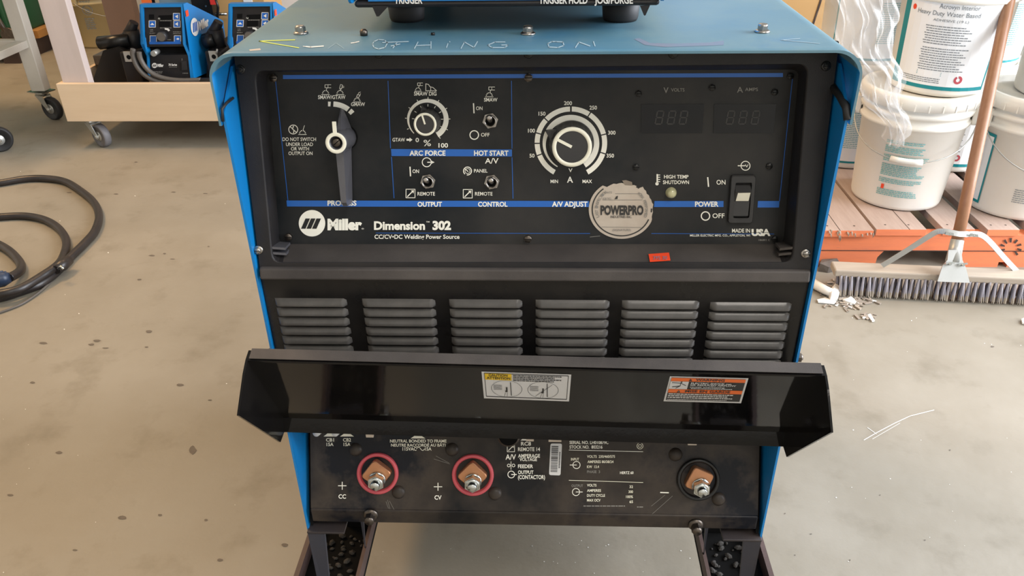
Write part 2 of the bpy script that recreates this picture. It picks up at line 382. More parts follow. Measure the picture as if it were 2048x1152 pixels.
ink.poly([(498,99),(520,96.5),(522,100),(500,102)], 1)
ink.out('scuff_mark', ['scuff_red', 'sticker_paper'], cover, 'reddish and bare scuffs')
bm_ = bolt_mesh(0.0050, 0.0075, True, False, 'bolt', ('steel', 'dark'))
bm_dk = bolt_mesh(0.0062, 0.0085, True, True, 'bolt', ('dark_steel', 'dark'))
for px, py in ((602, 67), (1056, 68), (1524, 64)): place('bolt', bm_, weld, M4.Translation(onZ(px, py, ZT)))
mb = MB(); mb.lathe([(0,0),(0.0035,0),(0.0038,0.004),(0.002,0.006),(0,0.006)], 12); place('screw_stub', mb.mesh('screw_stub', ['dark_steel']), weld, M4.Translation(onZ(728, 71, ZT)))
mb = MB(); mb.lathe([(0,0),(0.002,0),(0.002,0.002),(0,0.002)], 10); place('screw_stub', mb.mesh('screw_stub', ['screw_black']), weld, M4.Translation(onZ(866, 70, ZT)))

# inner body
mb = MB(); mb.box((-0.279, 0.10, 0.335), (0.279, 0.755, 0.918)); part('inner_body', mb, ['dark'], weld)
# moulded frame: outer edge on UP, opening loft down to the control panel
def quadpts(pl, L): return [pl.pt(*p) for p in L]
topL = V((-0.280, 0, 0.924)); 
def onUP(x, z): return V((x, UP.o.y + (z-UP.o.z)*0.19, z))
zb = 0.6995
outer = [onUP(-0.280, 0.9245), onUP(0.280, 0.9245), onUP(0.280, zb), onUP(-0.280, zb)]
opn = quadpts(UP, [(507,141), (1619,127), (1587,526), (543,526)])
pan = quadpts(CP, [(533,144), (1598,139), (1566,488), (560,488)])
def rnd(q, r, n=4):   # round the corners of a quad
    out = []
    for i in range(4):
        a, b, c = q[i-1], q[i], q[(i+1) % 4]; u = (a-b).normalized()*r; w = (c-b).normalized()*r
        for k in range(n+1):
            t = k/n; out.append((b+u)*(1-t)**2 + b*2*t*(1-t) + (b+w)*t*t)
    return out
mb = MB()
O = rnd(outer, 0.002); Q = rnd(opn, 0.010); Pn = rnd(pan, 0.008)
Q2 = [p - UP.n*0.0018 + (sum(Q, V((0,0,0)))/len(Q) - p).normalized()*0.0015 for p in Q]
back = [p - UP.n*0.052 for p in O]
mb.loft([back, O], 0, True, False); mb.loft([O, Q], 0, True, False); mb.loft([Q, Q2], 0, True, False, True)
n = len(Q2)
for i in range(n):
    j = (i+1) % n; cz = (Q2[i].z + Q2[j].z)/2
    mb.add([Q2[i], Q2[j], Pn[j], Pn[i]], [(0,1,2,3)], 1 if cz < 0.73 and abs(Q2[i].x-Q2[j].x) > 0.1 else 0)
frame = part('front_frame', mb, ['frame_black', 'shelf_dust'], weld, 'black moulded surround, dusty on its ledge', kind=None)
# front drop of the ledge
mb = MB(); a = onUP(-0.279, 0.7115); 
mb.hexa([V((-0.2795, 0.0005, 0.6975)), V((0.2795, 0.0005, 0.6975)), V((0.2795, 0.03, 0.6975)), V((-0.2795, 0.03, 0.6975))],
        [V((-0.2795, 0.0035, 0.7095)), V((0.2795, 0.0035, 0.7095)), V((0.2795, 0.03, 0.7095)), V((-0.2795, 0.03, 0.7095))])
part('ledge_lip', mb, ['shelf_dust'], frame, None, 0.002)
bz = bolt_mesh(0.0032, 0.004, True, True, 'bolt', ('screw_black', 'dark'))
bz2 = bolt_mesh(0.0034, 0.0045, True, True, 'bolt', ('steel', 'dark'))
for px, py, m in ((481, 139, bz), (517, 500, bz2), (1611, 507, bz2), (1652, 132, bz)): place('bolt', m, weld, UP.frame(px, py))
for px, py in ((757, 107), (1057, 107), (1346, 107)): place('bolt', bz, weld, UP.frame(px, py))
# clip ribs in the lower corners, left ones coloured paler to imitate light
for fr_, bk_ in ((((542,498),(571,500)), ((581,489),(557,487))), (((1588,498),(1559,501)), ((1549,489),(1573,487)))):
    for dz_ in (0.0, -0.0062):
        q = [UP.pt(fr_[0][0], fr_[0][1], -0.002), UP.pt(fr_[1][0], fr_[1][1], -0.006), CP.pt(bk_[0][0], bk_[0][1], 0.001), CP.pt(bk_[1][0], bk_[1][1], 0.001)]
        q = [p + V((0, 0, dz_)) for p in q]; b = MB(); b.loft([q, [p + V((0, 0, 0.0026)) for p in q]]); part('clip_rib', b, ['lever_grey' if fr_[0][0] < 1000 else 'shelf_dust'], frame)

# control panel
mb = MB(); 
mb.loft([[p - CP.n*0.003 for p in rnd(pan, 0.007)], [p + CP.n*0.0002 for p in rnd(pan, 0.007)]], 0)
panel = part('control_panel', mb, ['panel_black'], weld, 'black control panel with white printing')
ink = Ink(CP, 1, 0.0006)
ink.poly([(566,150),(1566,146),(1566,154),(566,158)], 1)                # blue bars
ink.poly([(573,401),(1178,402),(1178,414),(574,413)], 1); ink.poly([(1309,402),(1447,402),(1447,414),(1308,414)], 1); ink.poly([(1516,402),(1559,402),(1558,415),(1515,415)], 1)
ink.poly([(782,298),(1024,299),(1024,313),(783,312)], 1)
for l in ([(551,160),(576,402)], [(776,162),(781,296)], [(783,314),(788,396)], [(1023,162),(1024,297)], [(1024,315),(1026,397)], [(1585,156),(1559,402)]): ink.line(l, 1.3, 1)
ink.line([(752,466),(1180,467)], 1.0, 1); ink.line([(1303,467),(1548,468)], 1.0, 1)
TX = [("PROCESS",655,713,411,9.5,.03),("OUTPUT",835,884,413,9,.03),("CONTROL",956,1015,413,9,.03),("A/V ADJUST",1104,1175,413,9.5,.03),("POWER",1390,1437,413,9.5,.03),
 ("ARC FORCE",819,891,311,9.5,.03),("HOT START",948,1017,311,9.5,.03),
 ("SMAW/GTAW",636,691,198,7.3,.02),("GMAW",702,730,212,7,.02),("SMAW DIG",828,873,191,7.3,.02),("SMAW",968,995,203,7,.02),
 ("ON",952,965,220,7,.01),("OFF",962,979,273,7,.01),("ON",825,838,346,7,.01),("PANEL",948,975,345,6.8,.01),("REMOTE",835,870,391,7,.01),("REMOTE",950,985,391,7,.01),
 ("A/V",970,997,327,10.5,.01),("GTAW",785,810,283,7,.01),("0",831,838,284,8,.02),("%",847,862,292,12,.01),("100",877,896,295,8.5,.02),
 ("DO NOT SWITCH",565,632,282,7,.008),("UNDER LOAD",572,626,292,6.8,.008),("OR WITH",582,618,301,6.8,.008),("OUTPUT ON",577,625,310,6.8,.008),
 ("200",1128,1144,210,7.3,.02),("250",1179,1194,219,7.3,.02),("150",1077,1091,231,7.3,.02),("100",1056,1070,265,7.3,.02),("300",1216,1231,269,7.3,.02),("50",1059,1069,315,7.3,.02),("350",1213,1228,315,7.3,.02),
 ("MIN",1101,1116,366,6.5,.02),("MAX",1165,1184,366,6.5,.02),("A",1134,1146,365,11.5,.02),("V",1137,1145,344,7,.02),
 ("HIGH TEMP",1328,1377,357,7,.015),("SHUTDOWN",1326,1378,368,7,.015),("ON",1433,1451,369,9,.01),("OFF",1425,1449,436,9,.01),
 ("MADE IN",1464,1500,465,7.5,.015)]
for t, x0, x1, y, c, o in TX: ink.text(t, x0, x1, y, c, 0, o)
ink.text("USA", 1503, 1541, 471, 12, 0, 0.06)
ink.poly([(1500,464.6),(1545,464.8),(1545,465.8),(1500,465.6)], 3, 0.0003)
ink.text("MILLER ELECTRIC MFG. CO., APPLETON, WI", 1380, 1500, 473, 4.2, 0, 0.01); ink.text("186801 C", 1517, 1540, 482, 4, 2, 0.01)
ink.text("V", 1327, 1337, 186, 11, 2, 0.01); ink.text("VOLTS", 1342, 1369, 183, 6.5, 2, 0.01); ink.text("A", 1474, 1486, 185, 11, 2, 0.01); ink.text("AMPS", 1490, 1516, 182, 6.5, 2, 0.01)
# maker's mark
ink.disc(624, 446.5, 26.5, 0, 48)
for k in range(3): ink.poly([(611+k*11,437),(620+k*11,437),(611.5+k*11-.5,457.5),(602+k*11,457.5)], 3, 0.0003)
ink.text("Miller", 655, 724, 459, 20, 0, 0.055); ink.text("\u00ae", 723, 728, 459, 3, 0, 0.0)
ink.text("Dimension", 748, 850, 459, 15.5, 0, 0.04); ink.text("TM", 852, 859, 445, 2.5, 0, 0.01); ink.text("302", 865, 902, 459, 16, 0, 0.05)
ink.text("CC/CV\u2022DC Welding Power Source", 749, 919, 477.5, 8, 0, 0.02)
# selector segments, dial rings
ink.arc(656, 268, 60, 9.5, -0, 5, 0, 3); ink.arc(664, 262, 54, 10.5, 3, 37, 0, 10); ink.arc(662, 264, 57, 10, 41, 49, 0, 3)
ink.arc(855.3, 239.5, 38.5, 1.5, -135, -80, 0, 14, 1, 39, 5); ink.arc(855.3, 239.5, 39, 5, -80, 90, 0, 30, 1, 37, 10); ink.arc(855.3, 239.5, 37, 10, 90, 148, 0, 12, 1, 36, 11)
for k in range(10):
    a = math.radians(-115 + k*29)
    for r0, r1 in ((27, 31), (42, 45)):
        if k in (0,) and r0 == 27: continue
        ink.line([(855.3+r0*sin(a), 239.5-r0*cos(a)), (855.3+r1*sin(a), 239.5-r1*cos(a))], 1.3, 0)
segs = [(-151,-112),(-110,-92),(-90,-75),(-73,-48),(-46,-1.5),(1.5,32),(34,75),(77,107),(109,151)]
for a, b in segs: ink.arc(1141.8, 285.5, 67.5, 10, a, b, 0, max(3, int((b-a)/5)))
ink.arc(1141.8, 287, 53.5, 2, -150, -95, 0, 12, 1, 53.5, 6); ink.arc(1141.8, 287, 53.5, 6, -95, -30, 0, 14, 1, 51.5, 12); ink.arc(1141.8, 287, 51.5, 12, -30, 148, 0, 34, 1, 50, 13)
# little symbols
def arcsym(x, y, k=1.0, top='h'):
    ink.line([(x-8*k, y), (x+8*k, y)], 1.1, 0)
    for a in (-72, -45, -18, 18, 45, 72): ink.disc(x + 6.0*k*sin(math.radians(a)), y - 2 - 7*k*cos(math.radians(a))+1, 1.1*k, 0, 8)
    if top == 'h': ink.line([(x+1*k, y-8*k), (x+3*k, y-13*k)], 1, 0); ink.line([(x+11*k, y-13.5*k), (x-1*k, y-13.5*k), (x-1*k, y-19.5*k), (x+11*k, y-19.5*k)], 1, 0); ink.line([(x+5*k, y-13*k), (x+5*k, y-19*k)], 0.9, 0)
    elif top == 't': ink.line([(x+0, y-8*k), (x+2*k, y-12*k)], 1.4, 0); ink.line([(x-1*k, y-12*k), (x+1*k, y-20*k), (x+5*k, y-19*k), (x+3*k, y-11*k), (x-1*k, y-12*k)], 1, 0); ink.line([(x+4*k, y-14*k), (x+8*k, y-14*k)], 0.9, 0); ink.line([(x+5*k, y-17*k), (x+8*k, y-16*k)], 0.9, 0)
    elif top == 'g': ink.line([(x-1*k, y-10*k), (x+1*k, y-15*k), (x+6*k, y-13*k), (x+3*k, y-9*k), (x-1*k, y-10*k)], 1, 0); ink.line([(x+2*k, y-15*k), (x+4*k, y-19*k), (x+7*k, y-20*k)], 0.9, 0); ink.line([(x+6*k, y-14*k), (x+7*k, y-17*k)], 0.9, 0)
    else: ink.line([(x+1*k, y-9*k), (x+4*k, y-18*k)], 1, 0)
arcsym(651, 189, 1.0, 'h'); arcsym(680, 189, 1.0, 't'); arcsym(714, 204, 1.0, 'g'); arcsym(836, 182.5, 0.85, 'h'); arcsym(978.5, 193.5, 1.0, 'h'); arcsym(605, 269, 1.0, 'l')
ink.line([(851.5,167.5),(851.5,181.5),(873,181.5),(866,175),(860,173.5),(857,169),(851.5,167.5)], 1.2, 0); ink.line([(861.5,181),(861.5,174)], 1, 0)
ink.arc(586.5, 259, 9, 1.5, 0, 360, 0, 24); ink.line([(580,253),(593,265)], 1.5, 0); ink.line([(587,252),(585,258),(588,261),(587,266)], 1.8, 0)
ink.line([(947,207),(948,226)], 2.4, 0); ink.arc(948.5, 270, 8.6, 2, 0, 360, 0, 26); ink.line([(820,334),(821,352)], 2.4, 0)
ink.line([(1415.5,355),(1417,373)], 2.6, 0); ink.arc(1411, 432, 8.4, 2.2, 0, 360, 0, 26)
ink.arc(853.5, 324.5, 9, 1.6, 0, 360, 0, 24); ink.line([(855,324.5),(866,324.5)], 1.8, 0); ink.poly([(863,321.5),(869,324.5),(863,327.5)], 0)
ink.arc(935, 342, 8, 1.8, -140, 190, 0, 20); ink.arc(935, 342, 5, 1.0, 0, 360, 0, 16); ink.line([(929,337),(936,343)], 1.6, 0)
for x, y in ((821, 387), (935.5, 387.5)):
    ink.line([(x-9, y-8.5), (x+9, y-8.5), (x+9, y+8.5), (x-9, y+8.5)], 1.3, 0, True); ink.line([(x-6, y+6), (x+4, y-4)], 2.0, 0); ink.poly([(x+1, y-6), (x+7, y-6.5), (x+6, y)], 0)
ink.poly([(813,277.5),(819,277.5),(819,275),(825,279.5),(819,284),(819,281.5),(813,281.5)], 0)
ink.arc(1491, 331.5, 9, 1.6, 0, 360, 0, 24); ink.line([(1476,331.5),(1490,331.5)], 1.8, 0); ink.text("V", 1490, 1497, 334.5, 5.5, 0, 0.01)
ink.line([(1314.5,349),(1314.5,367)], 3.0, 0); ink.disc(1314, 367.5, 3.4, 0, 12)
for k in range(4): ink.line([(1315, 350+k*4.4), (1320, 350+k*4.4)], 1.4, 0)
ink.line([(1180,474),(1200,472)], 1, 2)
ink.out('lettering', ['print_white', 'print_blue', 'print_dim', 'panel_black'], panel, 'white dial markings, maker name and blue bars')
# meters: window bars and dim seven segment digits
mb = MB(); q = [CP.pt(*p) for p in ((1282,208),(1408,208),(1404,266),(1282,266))]; mb.loft([[p - CP.n*0.001 for p in q], [p + CP.n*0.0008 for p in q]]); w1 = part('meter_window', mb, ['gloss_black'], panel)
mb = MB(); q = [CP.pt(*p) for p in ((1428,208),(1552,208),(1546,266),(1426,266))]; mb.loft([[p - CP.n*0.001 for p in q], [p + CP.n*0.0008 for p in q]]); w2 = part('meter_window', mb, ['gloss_black'], panel)
SEG = {'a': ((0,0),(1,0)), 'b': ((1,0),(1,.5)), 'c': ((1,.5),(1,1)), 'd': ((0,1),(1,1)), 'e': ((0,.5),(0,1)), 'f': ((0,0),(0,.5)), 'g': ((0,.5),(1,.5))}
for bx in (1310, 1334, 1358, 1452, 1477, 1502):
    ink = Ink(CP, 1, 0.0012)
    for (u0, v0), (u1, v1) in SEG.values():
        A = [(bx + 13*u - 5*v + 5, 222 + 26*v) for u, v in ((u0, v0), (u1, v1))]
        ink.line([(A[0][0]*.88+A[1][0]*.12, A[0][1]*.88+A[1][1]*.12), (A[0][0]*.12+A[1][0]*.88, A[0][1]*.12+A[1][1]*.88)], 2.6, 0)
    ink.out('meter_digit', ['digit_grey'], panel)
# panel screws and standoffs
sc_ = bolt_mesh(0.0042, 0.004, False, True, 'screw', ('dark_steel', 'dark')); sc_b = bolt_mesh(0.0034, 0.003, False, True, 'screw', ('screw_black', 'dark'))
for px, py in ((548,156),(1057,155),(578,473),(1056,477)): place('screw', sc_, panel, CP.frame(px, py))
for px, py in ((1580,152),(1549,477),(1277,187),(1272,334),(1538,332),(1424,175),(1549,184)): place('screw', sc_b, panel, CP.frame(px, py))
mb = MB(); mb.lathe([(0.0056,0),(0.0056,0.0015),(0.0046,0.003),(0.0046,0.006),(0.003,0.0078),(0,0.0082)], 20); place('indicator_lamp', mb.mesh('indicator_lamp', ['lamp_lens']), weld, CP.frame(1342, 385), 'small yellowish round lamp')
# toggles
def toggle(px, py):
    b = MB(); b.prism(hexn(0.0079, 0.2), 0, 0.003); b.lathe([(0.0062,0.003),(0.0062,0.0078),(0.0050,0.0078),(0.0046,0.0040),(0,0.0040)], 24)
    b.lathe([(0,0.0041),(0.0046,0.0041)], 24, 1)
    o = place('toggle_switch', b.mesh('toggle_switch', ['steel', 'dark']), weld, CP.frame(px, py))
    l = MB(); l.tube([(0,0,0.004),(0,0.0030,0.012),(0,0.0052,0.018),(0,0.0056,0.0195),(0,0.0058,0.0203)], [0.0019,0.0025,0.0031,0.0027,0.0012], 14)
    part_ = place('toggle_lever', l.mesh('toggle_lever', ['steel']), o, WLD[o.name])
for p in ((981, 241), (856.5, 362), (984, 363)): toggle(*p)
# knobs
def knob(px, py, r, h, flutes, ang, mark_len):
    T = CP.frame(px, py); N_ = 72; b = MB(); secs = []
    for z, k in ((0.001, 1.16), (0.004, 1.14), (0.006, 1.06), (h*0.9, 1.0), (h, 0.97)):
        secs.append([V(((r*k*(1 + (0.03 if z > 0.005 and z < h*0.95 else 0)*sin(flutes*a)))*cos(a), (r*k*(1 + (0.03 if z > 0.005 and z < h*0.95 else 0)*sin(flutes*a)))*sin(a), z)) for a in [2*PI*i/N_ for i in range(N_)]])
    b.loft(secs, 0, True, True, True)
    o = place('dial_knob', b.mesh('dial_knob', ['knob_black']), weld, T)
    c = MB(); c.lathe([(r*0.99,h-0.001),(r*0.99,h+0.0006),(r*0.80,h+0.0006),(r*0.79,h+0.0001)], 48)
    place('knob_ring', c.mesh('knob_ring', ['cream']), o, T, 'cream ring')
    A = math.radians(ang); Rz = M4.Rotation(-A, 4, 'Z')
    c = MB(); c.box((-r*0.07, r*0.02, h), (r*0.07, r*0.85, h+0.0008), 0, Rz); place('knob_line', c.mesh('knob_line', ['cream']), o, T, 'cream pointer line')
    c = MB(); c.prism([(-r*0.32, r*1.0), (r*0.32, r*1.0), (0, r*1.5)], 0.001, h*0.4, 0, Rz); place('pointer_tip', c.mesh('pointer_tip', ['knob_black']), o, T)
knob(857, 242, 0.0112, 0.024, 18, -16, 1); knob(1142.5, 286, 0.0196, 0.024, 20, -63, 1)
# process selector lever
T = CP.frame(690, 274); o = MB()
def sec(y, wb, wt, h, x0=0): return [V((x0-wb, y, 0.003)), V((x0+wb, y, 0.003)), V((x0+wt, y, h)), V((x0-wt, y, h))]
o.loft([sec(0.028, 0.0015, 0.0006, 0.008), sec(0.020, 0.0045, 0.0010, 0.016), sec(0.008, 0.0085, 0.0022, 0.024), sec(-0.004, 0.0088, 0.0030, 0.025), sec(-0.012, 0.0064, 0.0038, 0.026), sec(-0.062, 0.0036, 0.0028, 0.026), sec(-0.067, 0.0030, 0.0022, 0.020)], 0)
lev = place('selector_lever', o.mesh('selector_lever', ['lever_grey']), weld, T, 'grey lever handle pointing down'); 
b = MB(); b.lathe([(0.0118,0.002),(0.0118,0.012),(0.0110,0.014),(0.0102,0.030),(0.0100,0.037),(0.0062,0.037),(0.0060,0.030),(0,0.030)], 40); place('hub', b.mesh('hub', ['lever_grey']), lev, T)
place('hub_ring', ring_mesh(0.0066, 0.0102, 0.0012, 'hub_ring', ['cream'], 40, 0.0365), lev, T, 'cream ring')
b = MB(); b.box((-0.0020, 0.0095, 0.0360), (0.0016, 0.0205, 0.0376)); place('hub_pointer', b.mesh('hub_pointer', ['cream']), lev, T, 'cream pointer')
b = MB(); b.lathe([(0.0040,0.029),(0.0040,0.035),(0.0036,0.0355),(0,0.0355)], 20); b.box((-0.0036,-0.0004,0.0353),(0.0036,0.0004,0.0358),1, M4.Rotation(0.7,4,'Z')); place('hub_screw', b.mesh('hub_screw', ['dark_steel','dark']), lev, T)
b = MB(); b.lathe([(0,0),(0.013,0),(0.013,0.002),(0,0.002)], 32); place('backplate', b.mesh('backplate', ['dark']), lev, T)
# rocker switch
def quadbox(pl, pts, h0, h1, r=0.0): 
    q0 = [pl.pt(*p) for p in pts]; q = rnd(q0, r) if r else q0; b = MB()
    b.loft([[p + pl.n*h0 for p in q], [p + pl.n*h1 for p in q]]); return b
bez = [(1461,349),(1510,349),(1503,445),(1454,445)]; inn = [(1469,363),(1502,363),(1496,434),(1464,434)]
q1 = rnd([CP.pt(*p) for p in bez], 0.003); q2 = rnd([CP.pt(*p) for p in inn], 0.002)
b = MB(); b.loft([q1, [p + CP.n*0.004 for p in q1], [p*0.96 + sum(q1, V((0,0,0)))/len(q1)*0.04 + CP.n*0.005 for p in q1], [p + CP.n*0.005 for p in q2], [p - CP.n*0.001 for p in q2]], 0, True, False)
rk = part('power_switch', b, ['knob_black'], weld, 'black rocker switch with a white patch')
b = MB(); A = CP.pt(1471,366,0.0); B_ = CP.pt(1501,366,0.0); 
up_ = [CP.pt(1471,384,0.0075), CP.pt(1503,384,0.0075), CP.pt(1499,403,0.0035), CP.pt(1468,403,0.0035)]
lo_ = [CP.pt(1468,403,0.0035), CP.pt(1499,403,0.0035), CP.pt(1496,432,0.005), CP.pt(1465,432,0.005)]
tp_ = [A, B_, up_[1], up_[0]]
for qq in (tp_, up_, lo_): b.add(qq + [p - CP.n*0.012 for p in qq], [(0,1,2,3),(0,4,5,1),(1,5,6,2),(2,6,7,3),(3,7,4,0)])
part('rocker', b, ['knob_black'], rk)
b = MB(); b.add([CP.pt(1476,386,0.0072), CP.pt(1501,385.5,0.0072), CP.pt(1497,402,0.0042), CP.pt(1471.5,402,0.0042)], [(0,1,2,3)]); part('rocker_mark', b, ['cream'], rk, 'white patch')
# inspection sticker
ink = Ink(CP, 1, 0.0010); cx, cy = 1243, 419
rd = random.Random(3); P = []
for i in range(72):
    a = 2*PI*i/72; deg = math.degrees(a); r = 66.5
    if 14 < deg < 40 : r -= 6 + rd.random()*4
    if deg > 325 or deg < 14: r -= (6.5 + rd.random()*2.5)
    if 40 < deg < 110: r -= rd.random()*3.5 + 1.5
    if 205 < deg < 330 or 110 < deg < 205: r = 65.5
    P.append((cx + r*sin(a), cy - r*cos(a)*0.895))
ink.poly(P, 0)
ink.arc(cx, cy, 58.5, 2.6, 112, 322, 1, 50, 0.9, dh=0.0002); ink.arc(cx, cy, 58.5, 2.2, 30, 37, 1, 3, 0.9, dh=0.0002); ink.arc(cx, cy, 60, 3, 88, 96, 1, 3, 0.9, dh=0.0002)
i2 = Ink(CP, 1, 0.0014)
i2.text("POWERPRO", 1201, 1287, 429, 17, 1, 0.045); i2.text("INDUSTRIES INC.", 1221, 1264, 436, 4.5, 1, 0.01)
i2.text("DATE", 1210, 1224, 387, 4, 2, 0.0); i2.text("JOB NO.", 1205, 1223, 399, 4, 2, 0.0); i2.line([(1230,387.5),(1284,387.5)], 0.7, 2); i2.line([(1205,400),(1284,400)], 0.7, 2); i2.line([(1203,454),(1283,455)], 0.7, 2)
i2.text("(SIGNATURE)", 1225, 1262, 462, 4, 2, 0.0); i2.poly([(1229,398.5),(1232,393),(1236,391.5),(1235,398)], 1)
def around(txt, R, a0, a1, cap, mi, up=1):
    n = len(txt)
    for i, ch in enumerate(txt):
        if ch == ' ': continue
        a = math.radians(a0 + (a1-a0)*i/(n-1)); x = cx + R*sin(a); y = cy - R*cos(a)*0.9
        i2.text(ch, x-cap*0.38, x+cap*0.38, y+cap/2, cap, mi, 0.0, rot=(x, y, a if up else a+PI))
around("LAST INSPECTION", 50, -108, -40, 5.5, 2); around("WORK PERFORMED", 50, 44, 108, 5.5, 2)
i2.poly([(1244,361),(1252,360),(1264,364),(1265,371),(1250,370)], 3)
st = ink.out('inspection_sticker', ['sticker_paper', 'sticker_ink'], weld, 'round torn cream inspection sticker')
i2.out('sticker_print', ['sticker_paper', 'sticker_ink', 'print_dim', 'dust_brown'], st)
# price tag on the ledge
q = [(1297,508),(1338,505),(1341,521),(1300,524)]
SH = Plane(UP.pt(1060, 526, -0.001), (UP.pt(1060,526,0)-CP.pt(1060,488,0)).cross(V((1,0,0))))
if SH.n.z < 0: SH = Plane(SH.o, -SH.n)
ink = Ink(SH, 1, 0.0022); ink.poly(q, 0); tg = ink.out('price_tag', ['tag_red'], weld, 'small bright red price tag')
ink = Ink(SH, 1, 0.0026); ink.text("395 30", 1306, 1334, 519, 7, 0, 0.0); ink.out('tag_print', ['scuff_red'], tg)

# louvred panel with pressed louvres
mb = MB(); mb.box((-0.2815, 0.009, 0.49), (0.2815, 0.012, 0.697)); lp_ = part('louvre_panel', mb, ['louvre_black'], weld, 'glossy black sheet with six banks of vents')
def louvre(w, hh, dp):
    b = MB(); n = 9; secs = []
    for i in range(25):
        t = i/24; x = (t-0.5)*w; e = min(1, min(t, 1-t)/0.075); k = math.sqrt(max(0, 1-(1-e)**2)) if e < 1 else 1
        secs.append([V((x, -0.0002, hh*0.5)), V((x, -dp*k*0.40, hh*0.30)), V((x, -dp*k*0.78, 0.0)), V((x, -dp*k, -hh*0.34)), V((x, -dp*k*0.97, -hh*0.44)), V((x, -dp*k*0.80, -hh*0.45)), V((x, 0.0002, -hh*0.45))])
    for k in range(len(secs)-1):
        s0, s1 = secs[k], secs[k+1]
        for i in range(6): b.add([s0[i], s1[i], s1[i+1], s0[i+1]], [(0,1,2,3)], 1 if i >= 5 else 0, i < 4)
    return b.mesh('louvre', ['louvre_lit_dust', 'dark'])
lm = louvre(0.0685, 0.0086, 0.0050)
colx = [(550,694),(724,871),(898,1045),(1071,1220),(1244,1400),(1421,1586)]
for c, (a, b_) in enumerate(colx):
    xa = LV.pt(a, 601).x; xb = LV.pt(b_, 601).x; xm = (xa+xb)/2; wk = (xb-xa)/0.0685
    for k in range(9):
        z = 0.6665 - k*0.01195 - (0.0015 if c == 5 else 0)
        place('louvre', lm, lp_, M4.Translation((xm, 0.0092, z)) @ M4.Diagonal((wk, 1, 1, 1)))
sb = MB(); sb.prism(hexn(0.0055), 0, 0.006); sb.lathe([(0.004,0.006),(0.003,0.008),(0,0.008)], 12)
sbm = sb.mesh('bolt', ['dark_steel'])
for s in (-1, 1):
    place('bolt', sbm, weld, M4.Translation((s*0.2847, 0.014, 0.597)) @ M4.Rotation(s*PI/2, 4, 'Y'))

# lower output panel
def onLP(x, z): return V((x, LP.o.y + (z-LP.o.z)*0.52, z))
mb = MB(); f0 = [onLP(-0.276, 0.366), onLP(0.276, 0.366), onLP(0.276, 0.488), onLP(-0.276, 0.488)]
mb.loft([[p - LP.n*0.002 for p in f0], f0]); 
outp = part('output_panel', mb, ['lower_black'], weld, 'grimy black output panel leaning back under the flap')
mb = MB(); mb.hexa([V((-0.276, 0.004, 0.3445)), V((0.276, 0.004, 0.3445)), V((0.276, 0.012, 0.3445)), V((-0.276, 0.012, 0.3445))],
                  [V((-0.276, 0.004, 0.3655)), V((0.276, 0.004, 0.3655)), V((0.276, 0.012, 0.3675)), V((-0.276, 0.012, 0.3675))]); part('front_rail', mb, ['lower_black'], weld, None, 0.0015)
for s in (-1, 1):
    mb = MB(); x = s*0.2785; mb.hexa([V((x-.002, 0.004, 0.338)), V((x+.002, 0.004, 0.338)), V((x+.002, 0.1, 0.338)), V((x-.002, 0.1, 0.338))], [V((x-.002, 0.080, 0.488)), V((x+.002, 0.080, 0.488)), V((x+.002, 0.1, 0.488)), V((x-.002, 0.1, 0.488))]); part('corner_post', mb, ['dark'], weld)
ink = Ink(LP, 1, 0.0005)
for t, x0, x1, y, c, m_ in [("CB1",652,668,883,6.5,1),("15A",653,667,892,6.5,1),("CB2",686,702,883,6.5,1),("15A",687,701,892,6.5,1),
  ("NEUTRAL BONDED TO FRAME",780,893,885,5.8,1),("NEUTRE RACCORD\u00c9 AU B\u00c2TI",782,891,893,5.4,1),("115VAC",805,833,901,6.5,1),("15A",850,863,901,6.5,1),
  ("CC",677,692,997,8,0),("CV",869,883,999,8,0),("RC8",1042,1062,891,7,0),("REMOTE 14",1036,1080,902,7,0),("AMPERAGE",1036,1080,915,6.8,0),("VOLTAGE",1039,1074,922,6.5,0),("FEEDER",1036,1066,936,6.8,0),
  ("OUTPUT",1036,1067,948,6.8,0),("(CONTACTOR)",1036,1090,958,7.5,0),("A/V",1011,1032,919,10,0),
  ("SERIAL NO. LH010879C",1139,1217,888,6,0),("STOCK NO.  803216",1139,1205,897,6,0),("INPUT",1142,1158,921,5,1),("VOLTS  230/460/575",1174,1230,915.5,5,1),("AMPERES 80/38/24",1175,1227,926,5,1),("KW  13.4",1174,1198,936,5,1),
  ("PHASE  3",1174,1200,946,5,2),("HERTZ 60",1240,1267,948,5,0),("OUTPUT",1143,1166,974,5,2),("VOLTS",1174,1193,973,5,1),("AMPERES",1174,1202,983.5,5,1),("DUTY CYCLE",1174,1210,993.5,5,1),("MAX OCV",1174,1201,1003,5,1),
  ("32",1259,1266,976,5,1),("300",1257,1266,986,5,1),("100%",1252,1266,996,5,1),("65",1259,1266,1006,5,1)]:
    ink.text(t, x0, x1, y, c, m_, 0.02)
ink.words(1167,1253,1013,2.0,2,5); ink.words(1274,1289,1015,2.0,2,6)
for cx_, w_, y_ in ((660,13,872),(694,14,872),(836,15,876),(1053,12,880)): ink.poly([(cx_-w_, y_+1), (cx_+w_, y_+1), (cx_, y_-9)], 1 if cx_ != 1053 else 0)
ink.line([(833,897),(837,894),(840,896),(843,900),(846,901),(849,898)], 1.2, 1)
for cx_, cy_ in ((684.5, 971.5), (876, 973.5)): ink.line([(cx_-8, cy_), (cx_+8, cy_)], 1.6, 0); ink.line([(cx_, cy_-7.5), (cx_, cy_+7.5)], 1.6, 0)
ink.line([(1321,985),(1337,985.5)], 2.2, 0)
ink.line([(1138,900),(1286,903.5)], 1, 0); ink.line([(1138,960.5),(1286,965)], 1, 1)
